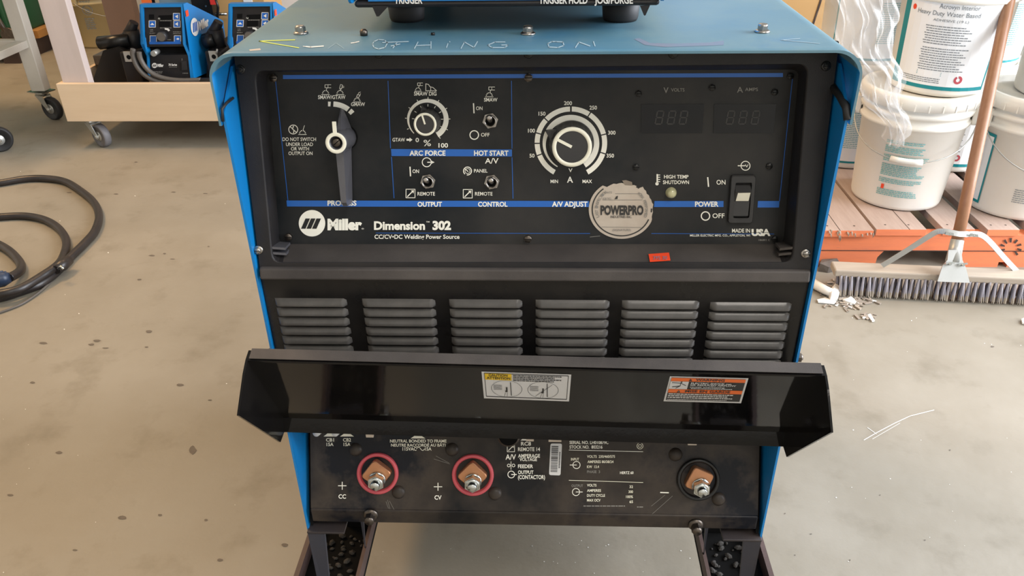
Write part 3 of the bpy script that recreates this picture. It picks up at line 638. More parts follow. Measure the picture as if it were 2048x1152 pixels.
for x, y, dx in ((1153,930,-1),(1152,984,1)):
    ink.arc(x, y, 7.2, 1.3, 0, 360, 0, 22); ink.line([(x, y), (x + dx*13, y)] , 1.4, 0)
ink.line([(1014.5,890),(1014.5,903.5),(1029,903.5),(1029,890)], 1.2, 0); ink.line([(1017,901),(1026,892)], 1.6, 0); ink.poly([(1022,891),(1028,890),(1027,896)], 0)
ink.arc(1017.5, 931, 2.8, 1.1, 0, 360, 0, 14); ink.arc(1027, 931, 2.8, 1.1, 0, 360, 0, 14); ink.line([(1022,923),(1022,939)], 1, 0)
ink.arc(1022.5, 949, 6.8, 1.4, 0, 360, 0, 20); ink.line([(1023,949),(1033,949)], 1.8, 0)
ink.arc(1280, 892, 6, 1.1, 30, 330, 1, 18); ink.arc(1280, 892, 3, 1, 0, 360, 1, 12); ink.words(1272,1287,885,1.3,2,3)
for l in ([(775,1000),(780,1018)], [(779,1002),(788,1019)], [(772,1003),(777,1017)], [(872,912),(898,926)], [(868,918),(900,928)], [(1303,1012),(1330,990)], [(1300,1032),(1345,992)]): ink.line(l, 0.6, 2)
ink.out('lettering', ['print_white', 'cream', 'print_dim'], outp, 'white ratings and terminal markings')
ink = Ink(LP, 1, 0.0009); P = rnd([V((1101,887,0)), V((1124,887,0)), V((1121,951,0)), V((1098,950,0))], 4); ink.poly([(p.x, p.y) for p in P], 0); bc = ink.out('barcode_label', ['white_paper'], outp, 'white barcode label')
ink = Ink(LP, 1, 0.0012); rd = random.Random(5); y = 892
while y < 944:
    h = rd.choice((0.8, 1.2, 1.9)); ink.poly([(1103.5-(y-887)*.045, y), (1117-(y-887)*.045, y+.3), (1117-(y-887)*.045, y+h+.3), (1103.5-(y-887)*.045, y+h)], 0); y += h + rd.choice((0.9, 1.5))
for k in range(11): ink.poly([(1118.5-k*.13, 904+k*3), (1121-k*.13, 904+k*3), (1121-k*.13, 906+k*3), (1118.5-k*.13, 906+k*3)], 0)
ink.out('barcode', ['sticker_ink'], outp)
# rivet bumps
b = MB(); b.lathe([(0.0085,0),(0.0078,0.002),(0.005,0.0042),(0,0.005)], 20); dm = b.mesh('rivet', ['lower_black'])
for px, py in ((711,899),(797,984),(904,899),(990,987),(1351,909),(1437,998)): place('rivet', dm, outp, LP.frame(px, py))
# output terminals
def terminal(px, py, ringmat, label, rot):
    T = LP.frame(px, py); b = MB()
    b.lathe([(0.0258,0),(0.0258,0.004),(0.0250,0.005),(0.0222,0.005),(0.0213,0.0035),(0.0208,-0.001)], 48); b.lathe([(0.0208,-0.001),(0.0,-0.001)], 48, 1)
    o = place('output_terminal', b.mesh('output_terminal', [ringmat, 'dark']), weld, T, label)
    P = rnd([V((-0.0195, 0, 0)), V((0.001, -0.0185, 0)), V((0.0195, 0.001, 0)), V((0, 0.0205, 0))], 0.005)
    b = MB(); sl = lambda p, z: V((p.x, p.y, z + 0.010 + (0.25*p.y)))
    b.loft([[sl(p, -0.012) for p in P], [sl(p, 0.0) for p in P], [sl(p*0.94, 0.0012) for p in P]], 0); place('copper_lug', b.mesh('copper_lug', ['copper']), o, T @ M4.Rotation(rot, 4, 'Z'), 'bare copper')
    T2 = T @ M4.Translation((0.001, -0.005, 0.010)) @ M4.Rotation(0.30, 4, 'X') @ M4.Scale(1.15, 4)
    b = MB(); b.lathe([(0.0092,0),(0.0092,0.0018),(0.005,0.0018)], 24); b.prism(hexn(0.0092, 0.5), 0.0018, 0.0085, 0); b.lathe([(0.0076,0.0083),(0.0070,0.0095),(0.0048,0.0095)], 24)
    place('hex_nut', b.mesh('hex_nut', ['zinc']), o, T2)
    b = MB(); b.lathe([(0.0050,0),(0.0050,0.0135),(0.0043,0.0145),(0,0.0145)], 20); place('stud', b.mesh('stud', ['zinc']), o, T2)
terminal(756, 946, 'red_ring', 'red ringed terminal', 0.1); terminal(946, 949, 'red_ring', 'red ringed terminal', 0.0); terminal(1396, 958, 'screw_black', 'black ringed terminal', 0.35)
# round threaded receptacle and breaker buttons peeking under the flap
b = MB(); pr = [(0, 0.024)]; 
for k in range(9): pr += [(0.0165, 0.0245 - k*0.0022 if k else 0.024), (0.0155, 0.0234 - k*0.0022)]
b.lathe([(0,0.0282),(0.0118,0.0282)], 24, 1); b.lathe([(0.0118,0.028),(0.0135,0.027)] + [(0.0138 - (k % 2)*0.0010, 0.026 - k*0.0012) for k in range(18)] + [(0.0155,0.003),(0.0155,0)], 32)
place('receptacle', b.mesh('receptacle', ['dark_steel', 'dark']), weld, LP.frame(1019, 861) , 'round threaded socket')
b = MB(); b.lathe([(0.0045,0),(0.0045,0.016),(0.004,0.017),(0,0.017)], 18); bb = b.mesh('breaker_button', ['white_paper'])
for px in (640, 677): place('breaker_button', bb, weld, LP.frame(px, 860), 'white push button')
for px, py in ((742,1034),(1391,1054)):
    T = M4.Translation(onY(px, py-6, 0.004)) @ M4.Rotation(PI/2, 4, 'X'); place('bolt', bolt_mesh(0.0065, 0.014, True, False, 'bolt', ('dark_steel', 'dark')), weld, T)
b = MB(); b.tube([(-0.243,0.02,0.598),(-0.243,0.02,0.6)], 0.001, 4)

# hinged terminal flap with side flanges
DR = M4.Rotation(math.radians(1.15), 4, 'Y'); dz = V((0, 0, 0.004))
def dp(x, y, z): return DR @ (V((x, y, z - 0.5))) + V((0, 0, 0.5)) + V((0,0,0.0))
E_, A_, B2, C2, D2 = (0.0015, 0.5085), (-0.062, 0.635), (-0.105, 0.600), (-0.019, 0.490), (-0.0035, 0.4915)
door_w = 0.2875; t = 0.0022
flap = MB()
def sheet(b, a, c, x0, x1, nrm, mi=0):
    n_ = V((0, nrm[0], nrm[1])); P0 = [dp(x0, *a), dp(x1, *a), dp(x1, *c), dp(x0, *c)]; P1 = [p + n_*t for p in P0]; b.hexa(P0, P1, mi)
nb = V((0.135, 0.071)).normalized()   # pointing back-up
sheet(flap, E_, A_, -door_w, door_w, nb)
sheet(flap, A_, (A_[0]+0.012, A_[1]+0.004), -door_w, door_w, (0, -1))
flapo = part('terminal_flap', flap, ['gloss_black'], weld, 'glossy black hinged flap swung out', 0.0006)
b = MB(); sheet(b, E_, D2, -door_w, door_w, (0.9, -0.3)); part('flap_lip', b, ['gloss_black'], flapo)
for s in (-1, 1):
    b = MB(); q = [E_, A_, (A_[0]-0.012, A_[1]-0.0075), B2, C2, D2]
    b.loft([[dp(s*door_w, *p) for p in q], [dp(s*(door_w-t), *p) for p in q]]); part('flap_flange', b, ['gloss_black'], flapo)
b = MB(); sheet(b, (A_[0]+0.0002, A_[1]+0.0026), (A_[0]+0.0118, A_[1]+0.0066), -door_w+0.004, door_w-0.004, (0, -0.2)); part('worn_edge', b, ['shelf_dust'], flapo, 'scraped grey top edge')
b = MB()
DP = Plane(dp(0, *E_), (dp(1, *E_) - dp(0, *E_)).cross(dp(0, *A_) - dp(0, *E_)), dp(1, *E_) - dp(0, *E_))
if DP.n.y > 0: DP = Plane(DP.o, -DP.n, -DP.u)
# caution label
def Q4(q, u, v): a, b_, c, d_ = [V(p) for p in q]; return tuple((a*(1-u) + b_*u)*(1-v) + (d_*(1-u) + c*u)*v)
class Warp:   # unit square of a label -> its place on the flap
    def __init__(s, q, pl): s.q = q; s.pl = pl
    def pt(s, u, v, h=0): x, y = Q4(s.q, u, v); return s.pl.pt(x, y, h)
q = [(963,743),(1142.5,749),(1138,803),(968,796.5)]; w = Warp(q, DP)
ink = Ink(w, 1, 0.0004); ink.poly([(0,0),(1,0),(1,1),(0,1)], 0); cl = ink.out('caution_label', ['white_paper'], flapo, 'white caution label with a yellow corner')
class Asp:    # same, with x in label heights
    def __init__(s, w, k): s.w = w; s.k = k
    def pt(s, x, y, h=0): return s.w.pt(x/s.k, y, h)
k = 3.3; ink = Ink(Asp(w, k), 1, 0.0008)
ink.line([(0.1,0.06),(k-.1,0.06),(k-.1,0.93),(0.1,0.93)], 0.022, 1, True); ink.poly([(0.1,0.06),(1.1,0.06),(1.1,0.3),(0.1,0.3)], 2); ink.h = 0.001
ink.text("CAUTION", 0.25, 0.95, 0.165, 0.08, 1, 0.02); ink.text("ATTENTION", 0.17, 1.05, 0.275, 0.08, 1, 0.02)
for i in range(4): ink.words(1.15, 2.95 - 0.25*(i % 2), 0.13 + i*0.062, 0.03, 1, i+3)
for ox in (0.9, 2.28):
    ink.arc(ox, 0.62, 0.58, 0.014, 0, 360, 1, 48, 0.53)
    for j in range(4): ink.line([(ox-0.5+0.0, 0.5+j*0.05), (ox-0.18, 0.5+j*0.05)], 0.013, 1)
    ink.poly([(ox-.03,.56),(ox+.03,.56),(ox+.03,.74),(ox-.06,.74),(ox-.06,.68),(ox-.03,.68)], 1); ink.line([(ox+.15,.38),(ox+.17,.86)], 0.03, 1); ink.line([(ox-.05,.76),(ox-.1,.9)], 0.012, 1); ink.line([(ox+.02,.76),(ox,.9)], 0.012, 1)
ink.line([(2.0,0.85),(2.62,0.42)], 0.012, 1)
ink.out('caution_print', ['white_paper', 'sticker_ink', 'yellow_print'], flapo)
q = [(1340,752.5),(1497,756.5),(1482,806.5),(1327,802.5)]; w = Warp(q, DP); k = 3.1
ink = Ink(Asp(w, k), 1, 0.0004); ink.poly([(0,0),(k,0),(k,1),(0,1)], 0); ink.out('warning_label', ['white_paper'], flapo, 'orange and black warning label')
ink = Ink(Asp(w, k), 1, 0.0008); ink.poly([(.08,.06),(k-.08,.06),(k-.08,.95),(.08,.95)], 1); ink.h = 0.0011
ink.poly([(.08,.06),(k-.08,.06),(k-.08,.19),(.08,.19)], 2); ink.poly([(.08,.51),(k-.08,.51),(k-.08,.65),(.08,.65)], 2); ink.poly([(.08,.2),(.8,.2),(.8,.5),(.08,.5)], 0); ink.h = 0.0014
ink.text("WARNING", 1.05, 2.2, .165, .085, 1, 0.02); ink.text("MISE EN GARDE", .75, 2.55, .625, .085, 1, 0.02)
for x_, y_ in ((.85,.18),(.5,.64)): ink.poly([(x_-.07,y_),(x_+.07,y_),(x_,y_-.1)], 1); ink.poly([(x_-.015,y_-.01),(x_+.015,y_-.01),(x_+.012,y_-.07),(x_-.012,y_-.07)], 0)
ink.text("ELECTRIC SHOCK can", .9, 2.5, .285, .06, 0, 0.02); ink.text("kill. REDUCED AIRFLOW", .9, 2.7, .355, .06, 0, 0.02); ink.text("causes overheating.", .9, 2.3, .43, .055, 0, 0.01); ink.words(.95,2.6,.48,.025,0,4)
for i in range(3): ink.words(.12, 2.7-.2*(i%2), .72+i*.07, .04, 0, i+8)
ink.words(.12,2.5,.925,.022,0,9)
ink.line([(.15,.25),(.5,.27),(.72,.36)], .02, 1); ink.line([(.5,.27),(.5,.38),(.2,.42)], .025, 1); ink.line([(.5,.38),(.35,.47)], .025, 1); ink.disc(.52,.23,.03,1,10)
ink.out('warning_print', ['white_paper', 'sticker_ink', 'orange_print'], flapo)
# pale hinge tabs under the flap lip
for px, w_ in ((739,7),(1060,7),(1110,12),(1385,8)):
    py = 862 + (px-739)*0.024; p = onY(px, py+9, 0.004); b = MB(); mw = 0.00062*w_
    b.box((p.x-mw, 0.004, p.z-0.003), (p.x+mw, 0.007, p.z+0.008)); part('hinge_tab', b, ['sticker_paper'], weld)

# runners under the machine
for s in (-1, 1):
    bx = lambda b, xa, ya, za, xb_, yb, zb_, mi=0: b.box((min(s*xa, s*xb_), ya, za), (max(s*xa, s*xb_), yb, zb_), mi)
    b = MB(); bx(b, 0.241, -0.32, 0.178, 0.246, 0.76, 0.200); bx(b, 0.241, -0.32, 0.170, 0.330, 0.76, 0.178, 1)
    rl = part('runner', b, ['rust_rail', 'dark'], weld)
    b = MB(); bx(b, 0.325, -0.32, 0.178, 0.332, 0.76, 0.202); part('runner_edge', b, ['rust_rail'], weld, 'rusty outer edge')
    b = MB(); bx(b, 0.248, 0.15, 0.178, 0.284, 0.76, 0.332); part('dark_block', b, ['dark'], weld)  # plain black block filling the dark area above the runner
    b = MB(); bx(b, 0.236, -0.003, 0.3305, 0.2835, 0.030, 0.3335); part('bracket_tab', b, ['rail_dark'], weld, None, 0.0006)
    b = MB(); b.hexa([V((s*0.2830, -0.002, 0.330)), V((s*0.262, 0.000, 0.330)), V((s*0.262, 0.004, 0.330)), V((s*0.2830, 0.002, 0.330))], [V((s*0.2830, -0.002, 0.178)), V((s*0.272, 0.000, 0.178)), V((s*0.272, 0.004, 0.178)), V((s*0.2830, 0.002, 0.178))]); part('upright_plate', b, ['rail_plate'], weld)
    b = MB(); b.hexa([V((s*0.243, 0.09, 0.332)), V((s*0.233, 0.09, 0.332)), V((s*0.233, 0.094, 0.332)), V((s*0.243, 0.094, 0.332))], [V((s*0.243, 0.09, 0.2)), V((s*0.2425, 0.09, 0.2)), V((s*0.2425, 0.094, 0.2)), V((s*0.243, 0.094, 0.2))]); part('gusset', b, ['rail_plate'], weld)
    for yy in (-0.25, 0.66):
        b = MB(); x = s*0.286; b.box((x-0.035, yy-0.04, 0.158), (x+0.035, yy+0.04, 0.17)); b.box((x-0.030, yy-0.02, 0.07), (x-0.026, yy+0.02, 0.158)); b.box((x+0.026, yy-0.02, 0.07), (x+0.030, yy+0.02, 0.158))
        T = M4.Translation((x, yy, 0.07)) @ M4.Rotation(PI/2, 4, 'Y'); b.lathe([(0,-0.02),(0.062,-0.02),(0.070,-0.014),(0.070,0.014),(0.062,0.02),(0,0.02)], 28, 1, T); part('caster', b, ['rail_dark', 'rubber'], weld)
    rd = random.Random(20+s); b = MB()
    for k_ in range(110):
        x = s*(0.250 + rd.random()*0.06); yy = -0.15 + rd.random()*0.28; r_ = 0.002 + rd.random()*0.0045
        T = M4.Translation((x, yy, 0.178 + r_*0.6)) @ M4.Rotation(rd.random()*6, 4, 'Z') @ M4.Diagonal((1, 0.7, 0.6, 1)); b.lathe([(0,-r_),(r_*0.8,-r_*0.5),(r_,0.1*r_),(r_*0.5,r_*0.8),(0,r_)], 6, 0, T, False)
    part('grit', b, ['gravel'], weld, 'grit and slag lying in the runner', kind='stuff')

# ================================================================== control box standing on the cover
fd = thing('control_box', (-0.02, 0.25, ZT), 'blue front of a control box on rubber feet on the welder top', 'control box')
FZ = 0.9525; FY = 0.068
b = MB(); b.box((-0.166, FY, FZ), (0.118, 0.42, FZ+0.006)); b.box((-0.164, FY+0.004, FZ+0.006), (0.116, 0.42, FZ+0.20)); part('housing', b, ['frame_black'], fd, None, 0.003)
b = MB(); b.box((-0.152, FY-0.0005, FZ+0.006), (0.110, FY+0.006, FZ+0.19)); fp = part('face_plate', b, ['box_blue'], fd, 'blue face plate')
for s, x in ((-1, -0.1672), (1, 0.1192)):
    b = MB(); P = rnd([V((FY-0.012, FZ+0.005, 0)), V((0.42, FZ+0.005, 0)), V((0.42, FZ+0.205, 0)), V((FY-0.012, FZ+0.205, 0))], 0.01)
    b.prism([(p.x, p.y) for p in P], -0.0012, 0.0012, 0, M4(((0,0,1,x),(1,0,0,0),(0,1,0,0),(0,0,0,1)))); part('side_cheek', b, ['blue'], fd)
FP = Plane((0, FY-0.0005, FZ+0.05), (0, -1, 0)); ink = Ink(FP, 1, 0.0005)
ink.text("TRIGGER", 789, 845, 7, 13, 0, 0.03); ink.text("TRIGGER HOLD", 1078, 1175, 7, 13, 0, 0.03); ink.text("JOG/PURGE", 1189, 1266, 7, 13, 0, 0.03); ink.out('lettering', ['speck_white'], fp)
for px in (810, 1243):
    for dy in (0, 0.22):
        p = onZ(px, 46, ZT); T = M4.Translation((p.x, p.y + dy + 0.016, ZT))
        b = MB(); b.lathe([(0,0),(0.0165,0),(0.0178,0.003),(0.0195,FZ-ZT),(0,FZ-ZT)], 28); place('rubber_foot', b.mesh('rubber_foot', ['rubber']), fd, T)
for P in ([(744,12),(777,12),(758,33),(753,33)], [(1280,12),(1300,11),(1291,31),(1288,31)]):
    q = [FP.pt(px, py) for px, py in P]; b = MB(); b.loft([q, [p + V((0, 0.002, 0)) for p in q]]); part('corner_tooth', b, ['frame_black'], fd)

# ================================================================== the workshop shell
b = MB(); b.box((-5.2, -3.6, -0.12), (4.6, 7.2, 0.0)); floor = structure('floor', b, ['concrete'])
b = MB(); b.box((-5.2, 7.2, -0.12), (4.6, 7.35, 4.5)); structure('wall_back', b, ['wall_paint'])
b = MB(); b.box((-5.35, -3.6, -0.12), (-5.2, 7.35, 4.5)); structure('wall_left', b, ['wall_paint'])
b = MB(); b.box((4.6, -3.6, -0.12), (4.75, -2.0, 4.5)); b.box((4.6, 3.2, -0.12), (4.75, 7.35, 4.5)); b.box((4.6, -2.0, 3.9), (4.75, 3.2, 4.5)); structure('wall_right', b, ['wall_paint'])
b = MB(); b.box((-5.35, -3.75, -0.12), (4.75, -3.6, 4.5)); structure('wall_front', b, ['wall_paint'])
b = MB(); b.box((-5.35, -3.75, 4.5), (4.75, 7.35, 4.6)); structure('ceiling', b, ['ceiling_paint'])
# floor marks: drips, scratches, specks
FLP = Plane((0, 0, 0), (0, 0, 1)); ink = Ink(FLP, 1, 0.0006)
for px, py, rx, ry in ((279,559,6,2.2),(304,511,8,2),(329,507,4,2),(139,385,7,1.4),(232,388,7,1.4),(347,384,6,1.2),(411,387,6,1.2),(272,324,4,1),(298,663,9,4),(194,681,10,3.5),(183,689,8,3),(87,686,11,3.5),(211,696,8,1.6),(293,694,5,2),
    (360,770,9,4),(385,900,10,12),(245,1035,12,5),(320,1030,6,3),(412,1040,5,3),(118,905,9,4),(20,990,8,3),(440,1120,9,4),(150,1100,6,2.4),(480,820,5,2),(65,765,7,3),(417,493,3,1.6),(345,518,6,1),(420,800,6,2),(570,1090,9,5),
    (1622,1068,2.6,1.6),(1570,1027,2,1.5),(1590,1110,2,1.5),(1660,860,2,1.5),(1985,693,5,2),(1700,1120,2,2),(1760,990,2,1.5),(1900,900,2.4,1.6),(1850,1080,2.2,1.6)):
    rx *= 0.75; ry *= 0.7; rd = random.Random(int(px)); ink.poly([(px + rx*cos(a)*(0.8+0.4*rd.random()), py + ry*sin(a)*(0.8+0.4*rd.random())) for a in [2*PI*i/12 for i in range(12)]], 0)
ink.out('drip_stains', ['stain_dark'], floor, 'dark dried drips')
ink = Ink(FLP, 1, 0.0008); rd = random.Random(11)
for k in range(70):
    px = rd.choice((rd.uniform(0, 560), rd.uniform(1620, 2048), rd.uniform(760, 1380))); py = rd.uniform(330, 1150) if px < 560 or px > 1600 else rd.uniform(1080, 1150)
    if px > 1600: py = rd.uniform(630, 1150)
    s_ = rd.uniform(0.7, 1.8); ink.poly([(px-s_, py), (px, py-s_*.6), (px+s_, py+.3), (px, py+s_*.7)], 0)
ink.line([(1728,880),(1752,866),(1790,846),(1820,832),(1868,820)], 1.3, 0); ink.line([(1745,878),(1800,846)], 0.7, 0); ink.line([(1735,855),(1753,868)], 0.8, 0)
ink.out('paint_specks', ['speck_white'], floor, 'pale specks and a scratch')

# ================================================================== cables on the floor, left
def cable(name, pts, r, m, label, z=None, n=10):
    b = MB(); P = [onZ(p[0], p[1], p[2] if len(p) > 2 else r) for p in pts]; b.tube(spline(P, 7), r, n); return solo(name, b, [m], label, 'cable')
cable('welding_cable', [(-60,372),(0,366),(50,358),(90,357),(130,363),(162,382),(188,405),(198,432),(190,462),(168,488),(140,515),(112,545),(80,568),(40,583),(0,595),(-70,606)], 0.0125, 'cable_black', 'thick black cable making the widest loop on the floor at left')
cable('welding_cable', [(-60,440),(0,434),(48,432),(85,438),(112,452),(128,470),(133,490),(126,515),(112,533,0.03),(80,555,0.03),(40,578,0.03),(0,588,0.03),(-60,594,0.02)], 0.0120, 'cable_black', 'thick black cable making the inner loop on the floor at left')
cable('plug_lead', [(-70,470),(-30,478),(5,493),(28,510),(42,530),(38,544,0.02),(18,556,0.03)], 0.0125, 'cable_black', 'short black lead ending in a plug at the left edge')
cable('ground_wire', [(118,530,0.03),(108,555),(90,575),(60,598),(30,614),(-30,635)], 0.0035, 'cable_grey', 'thin grey wire running off to the left edge')
b = MB(); a = onZ(20, 555, 0.034); c = onZ(-40, 566, 0.034); b.tube([a, a*0.85+c*0.15, a*0.8+c*0.2, c], [0.014, 0.019, 0.021, 0.021], 16)
for k in range(10):
    an = k*PI/5; p0 = a*0.8+c*0.2; o_ = V((0, cos(an), sin(an)))*0.021; b.tube([p0+o_, c+o_], 0.002, 5)
solo('cable_plug', b, ['plug_blue'], 'ribbed dark blue plug on the floor at the left edge', 'plug')
b = MB(); a = onZ(138, 520, 0.03); c = onZ(112, 540, 0.03); b.tube([a, (a+c)/2, c], [0.014, 0.017, 0.013], 12); b.tube([onZ(117, 537, 0.04), onZ(122, 533, 0.052), onZ(127, 538, 0.045)], 0.004, 8, 1)
solo('cable_clamp', b, ['cable_black', 'zinc'], 'black clamp with a bright screw joining the two looped cables', 'clamp')

# ================================================================== timber cart with casters
CY = 2.25
cart = thing('timber_cart', (-1.5, CY+0.4, 0), 'wooden cart with a plywood front board and grey casters behind the welder', 'cart')
pb = lambda px, py, y=CY: onY(px, py, y)
b = MB(); x0 = -1.860; z0, z1 = 0.113, 0.262
b.box((x0, CY, z0), (0.2, CY+0.02, z1)); part('front_board', b, ['plywood'], cart, 'pale plywood edge board', 0.0015)
b = MB(); b.box((x0, CY+0.02, 0.125), (0.2, CY+0.85, 0.145)); part('deck', b, ['plywood'], cart)
b = MB(); b.box((x0, CY+0.85, z0), (0.2, CY+0.87, z1)); part('rear_board', b, ['plywood'], cart)
b = MB(); b.box((x0+0.002, CY+0.02, z0), (x0+0.02, CY+0.85, z1)); part('end_board', b, ['plywood'], cart)
b = MB(); xl = pb(126, 167, CY+0.022).x; xr = pb(178, 166, CY+0.022).x
b.box((xl, CY+0.022, 0.145), (xr, CY+0.06, 1.0)); part('post', b, ['pale_wood'], cart, None, 0.002)
b = MB(); p = onY(250, 60, CY+0.8); b.box((p.x-0.075, CY+0.80, 0.145), (p.x+0.065, CY+0.848, 1.0)); part('post', b, ['shaded_wood'], cart, 'rear post with its shadow put into the brown colour')
b = MB(); b.box((x0, CY+0.022, 0.99), (0.2, CY+0.848, 1.01)); part('upper_shelf', b, ['plywood'], cart)
def caster(name, parent, x, y, rad, wid, swivel, htop, mats, lean=0.035):
    T = M4.Translation((x, y, 0)) @ M4.Rotation(swivel, 4, 'Z')
    b = MB(); b.box((-0.045, -0.035, htop-0.004), (0.045, 0.035, htop), 0, T); b.lathe([(0.026, htop-0.004), (0.028, htop-0.012), (0.020, htop-0.022)], 20, 0, T)
    for s in (-1, 1):
        yy = s*(wid/2+0.004); q = [(-0.022, htop-0.018), (0.022, htop-0.018), (lean+0.011, rad-0.004), (lean, rad-0.012), (lean-0.012, rad)]
        b.loft([[T @ V((p[0], yy, p[1])) for p in q], [T @ V((p[0], yy+s*0.0025, p[1])) for p in q]], 0)
    b.box((-0.022, -wid/2-0.006, htop-0.022), (0.022, wid/2+0.006, htop-0.018), 0, T)
    o = part(name, b, [mats[0]], parent)
    b = MB(); TW = T @ M4.Translation((lean, 0, rad)) @ M4.Rotation(PI/2, 4, 'X')
    b.lathe([(rad*0.42,-wid*0.42),(rad*0.80,-wid*0.40),(rad*0.86,-wid/2),(rad*0.96,-wid*0.42),(rad,-wid*0.2),(rad,wid*0.2),(rad*0.96,wid*0.42),(rad*0.86,wid/2),(rad*0.80,wid*0.40),(rad*0.42,wid*0.42),(rad*0.42,-wid*0.42)], 36, 0, TW)
    part('wheel', b, [mats[1]], o, 'grey tyred wheel')
    b = MB(); b.lathe([(0,-wid*0.5-0.010),(0.007,-wid*0.5-0.010),(0.007,wid*0.5+0.010),(0,wid*0.5+0.010)], 12, 0, TW); b.lathe([(0,-wid*0.43),(rad*0.43,-wid*0.43),(rad*0.43,wid*0.43),(0,wid*0.43)], 24, 0, TW); part('hub', b, ['galv'], o)
caster('caster', cart, -1.790, CY+0.05, 0.046, 0.032, -0.55, 0.113, ['galv', 'caster_rubber'], 0.040)
caster('caster', cart, -1.790, CY+0.80, 0.046, 0.032, 0.3, 0.113, ['galv', 'caster_rubber']); caster('caster', cart, 0.12, CY+0.05, 0.046, 0.032, 0.3, 0.113, ['galv', 'caster_rubber']); caster('caster', cart, 0.12, CY+0.80, 0.046, 0.032, 0.3, 0.113, ['galv', 'caster_rubber'])

# ================================================================== wire feeders on the cart
def feeder(dx, label, screen_dx):
    """one feeder; measured on the left one, the other is the same unit shifted by dx metres"""
    FY0 = 2.40; bz = 0.215
    t = thing('wire_feeder', (-1.47+dx, FY0+0.1, 0.145), label, 'wire feeder', 'wire feeders on the timber cart')
    S = Plane((0, FY0, 0.4), (0, -1, 0.05)); D = V((dx, 0, 0))
    class Sh:
        def pt(s, x, y, h=0): return S.pt(x, y, h) + D
    sh = Sh()
    def slab(pts, y0, y1, r=0.0):
        q = [S.pt(*p) + D for p in pts]; q = rnd(q, r) if r else q
        b = MB(); b.loft([[p + V((0, y0, 0)) for p in q], [p + V((0, y1, 0)) for p in q]]); return b
    # blue rim (frame) with open front
    out = [(279,9),(365,8),(371,90),(382,112),(386,158),(296,158),(293,112),(281,88)]
    inn = [(286,15),(362,14),(366,88),(376,112),(381,158),(300,158),(298,112),(288,88)]
    b = MB(); qo = [S.pt(*p) + D for p in out]; qi = [S.pt(*p) + D for p in inn]; n = len(qo); bk = V((0, 0.03, 0))
    for i in range(n):
        j = (i+1) % n
        if i == 4: continue
        b.add([qo[i], qo[j], qi[j], qi[i]], [(0,1,2,3)]); b.add([qi[i], qi[j], qi[j]+bk, qi[i]+bk], [(0,1,2,3)]); b.add([qo[i], qo[j], qo[j]+V((0,.03,0)), qo[i]+V((0,.03,0))], [(0,1,2,3)])
    part('front_rim', b, ['blue'], t, None)
    # blue side sheet running back
    b = MB(); f = [S.pt(*p) + D for p in [(365,8),(371,90),(382,112),(386,157)]]
    zz = [p.z for p in f]; x = f[0].x
    q = [f[0], f[0] + V((0.004, 0.03, 0.0)), f[0] + V((0.006, 0.33, -0.13)), V((f[3].x+0.02, f[3].y+0.34, 0.21)), f[3], f[2], f[1]]
    kk = lambda z: (zz[0]-z)/(zz[0]-zz[3]); px_ = lambda z, y: f[0].x + (f[3].x-f[0].x)*kk(z) + 0.004 + (y-FY0)*0.05
    q = [V((px_(p.z, p.y), p.y, p.z)) for p in q]
    b.loft([q, [p + V((-0.003, 0, 0)) for p in q]]); part('side_panel', b, ['blue'], t)
    b = MB(); f = [S.pt(*p) + D for p in [(279,9),(281,88),(293,112),(296,158)]]
    q = [f[0], f[0] + V((0, 0.03, 0)), f[0] + V((0, 0.26, -0.13)), V((f[3].x, f[3].y+0.28, 0.21)), f[3], f[2], f[1]]
    b.loft([q, [p + V((0.003, 0, 0)) for p in q]]); part('side_panel', b, ['blue'], t)
    b = MB(); a = S.pt(281,9)+D; c = S.pt(364,8)+D; b.hexa([a, c, c+V((0,0.28,-0.14)), a+V((0,0.28,-0.14))], [p - V((0,0,0.004)) for p in (a, c, c+V((0,0.28,-0.14)), a+V((0,0.28,-0.14)))]); part('top_panel', b, ['blue'], t)
    b = slab([(286,15),(363,14),(368,94),(289,95)], 0.010, 0.02, 0.006); ctl = part('control_face', b, ['frame_black'], t)
    b = slab([(291,94),(368,94),(378,112),(299,113)], 0.03, 0.05); part('recess', b, ['dark'], t)
    b = slab([(299,111),(376,110),(381,158),(300,158)], 0.004, 0.25, 0.0); low = part('lower_face', b, ['frame_black'], t)
    b = MB(); b.box((-1.56+dx, FY0+0.02, 0.146), (-1.36+dx, FY0+0.26, 0.222)); part('base_frame', b, ['dark'], t)
    SI = Plane(S.o - S.n*0.0098, S.n)
    class S2:
        def pt(s, x, y, h=0): return SI.pt(x, y, h) + D
    ink = Ink(S2(), 1, 0.0008)
    for x, y in ((304.5,48),(353,33),(354,48),(306.5,78),(355,78)):
        ink.poly([(x-6.5,y-6.5),(x+6.5,y-6.5),(x+6.5,y+6.5),(x-6.5,y+6.5)], 1); ink.line([(x-6.5,y-6.5),(x+6.5,y-6.5),(x+6.5,y+6.5),(x-6.5,y+6.5)], 1.0, 0, True, 0.0003)
    ink.h = 0.0014
    ink.poly([(300,50),(309,50),(304.5,45.5)], 0)
    for y in (33, 48): ink.poly([(356,y-4),(356,y+4),(350,y)], 0)
    ink.poly([(352,78),(356,75.5),(359,78),(356,80)], 0)
    ink.poly([(298,83.5),(362,83),(362,88),(299,88.5)], 1); ink.poly([(317,31),(344,30),(344,39),(317,40)], 2); ink.poly([(318,43),(340,43),(340,53),(318,54)], 2); ink.poly([(298,29),(308,29),(308,38),(298,38)], 2)
    for x0_, x1_, y in ((320,343,42),(320,343,56.5),(300,306,60),(300,307,63),(299,311,67),(346,362,64.5),(346,362,68),(333,342,80)): ink.words(x0_, x1_, y, 1.2, 3, 3)
    ink.arc(331, 66, 8.5, 4, -10, 60, 0, 8); ink.disc(318.5, 37, 2.4, 0, 8)
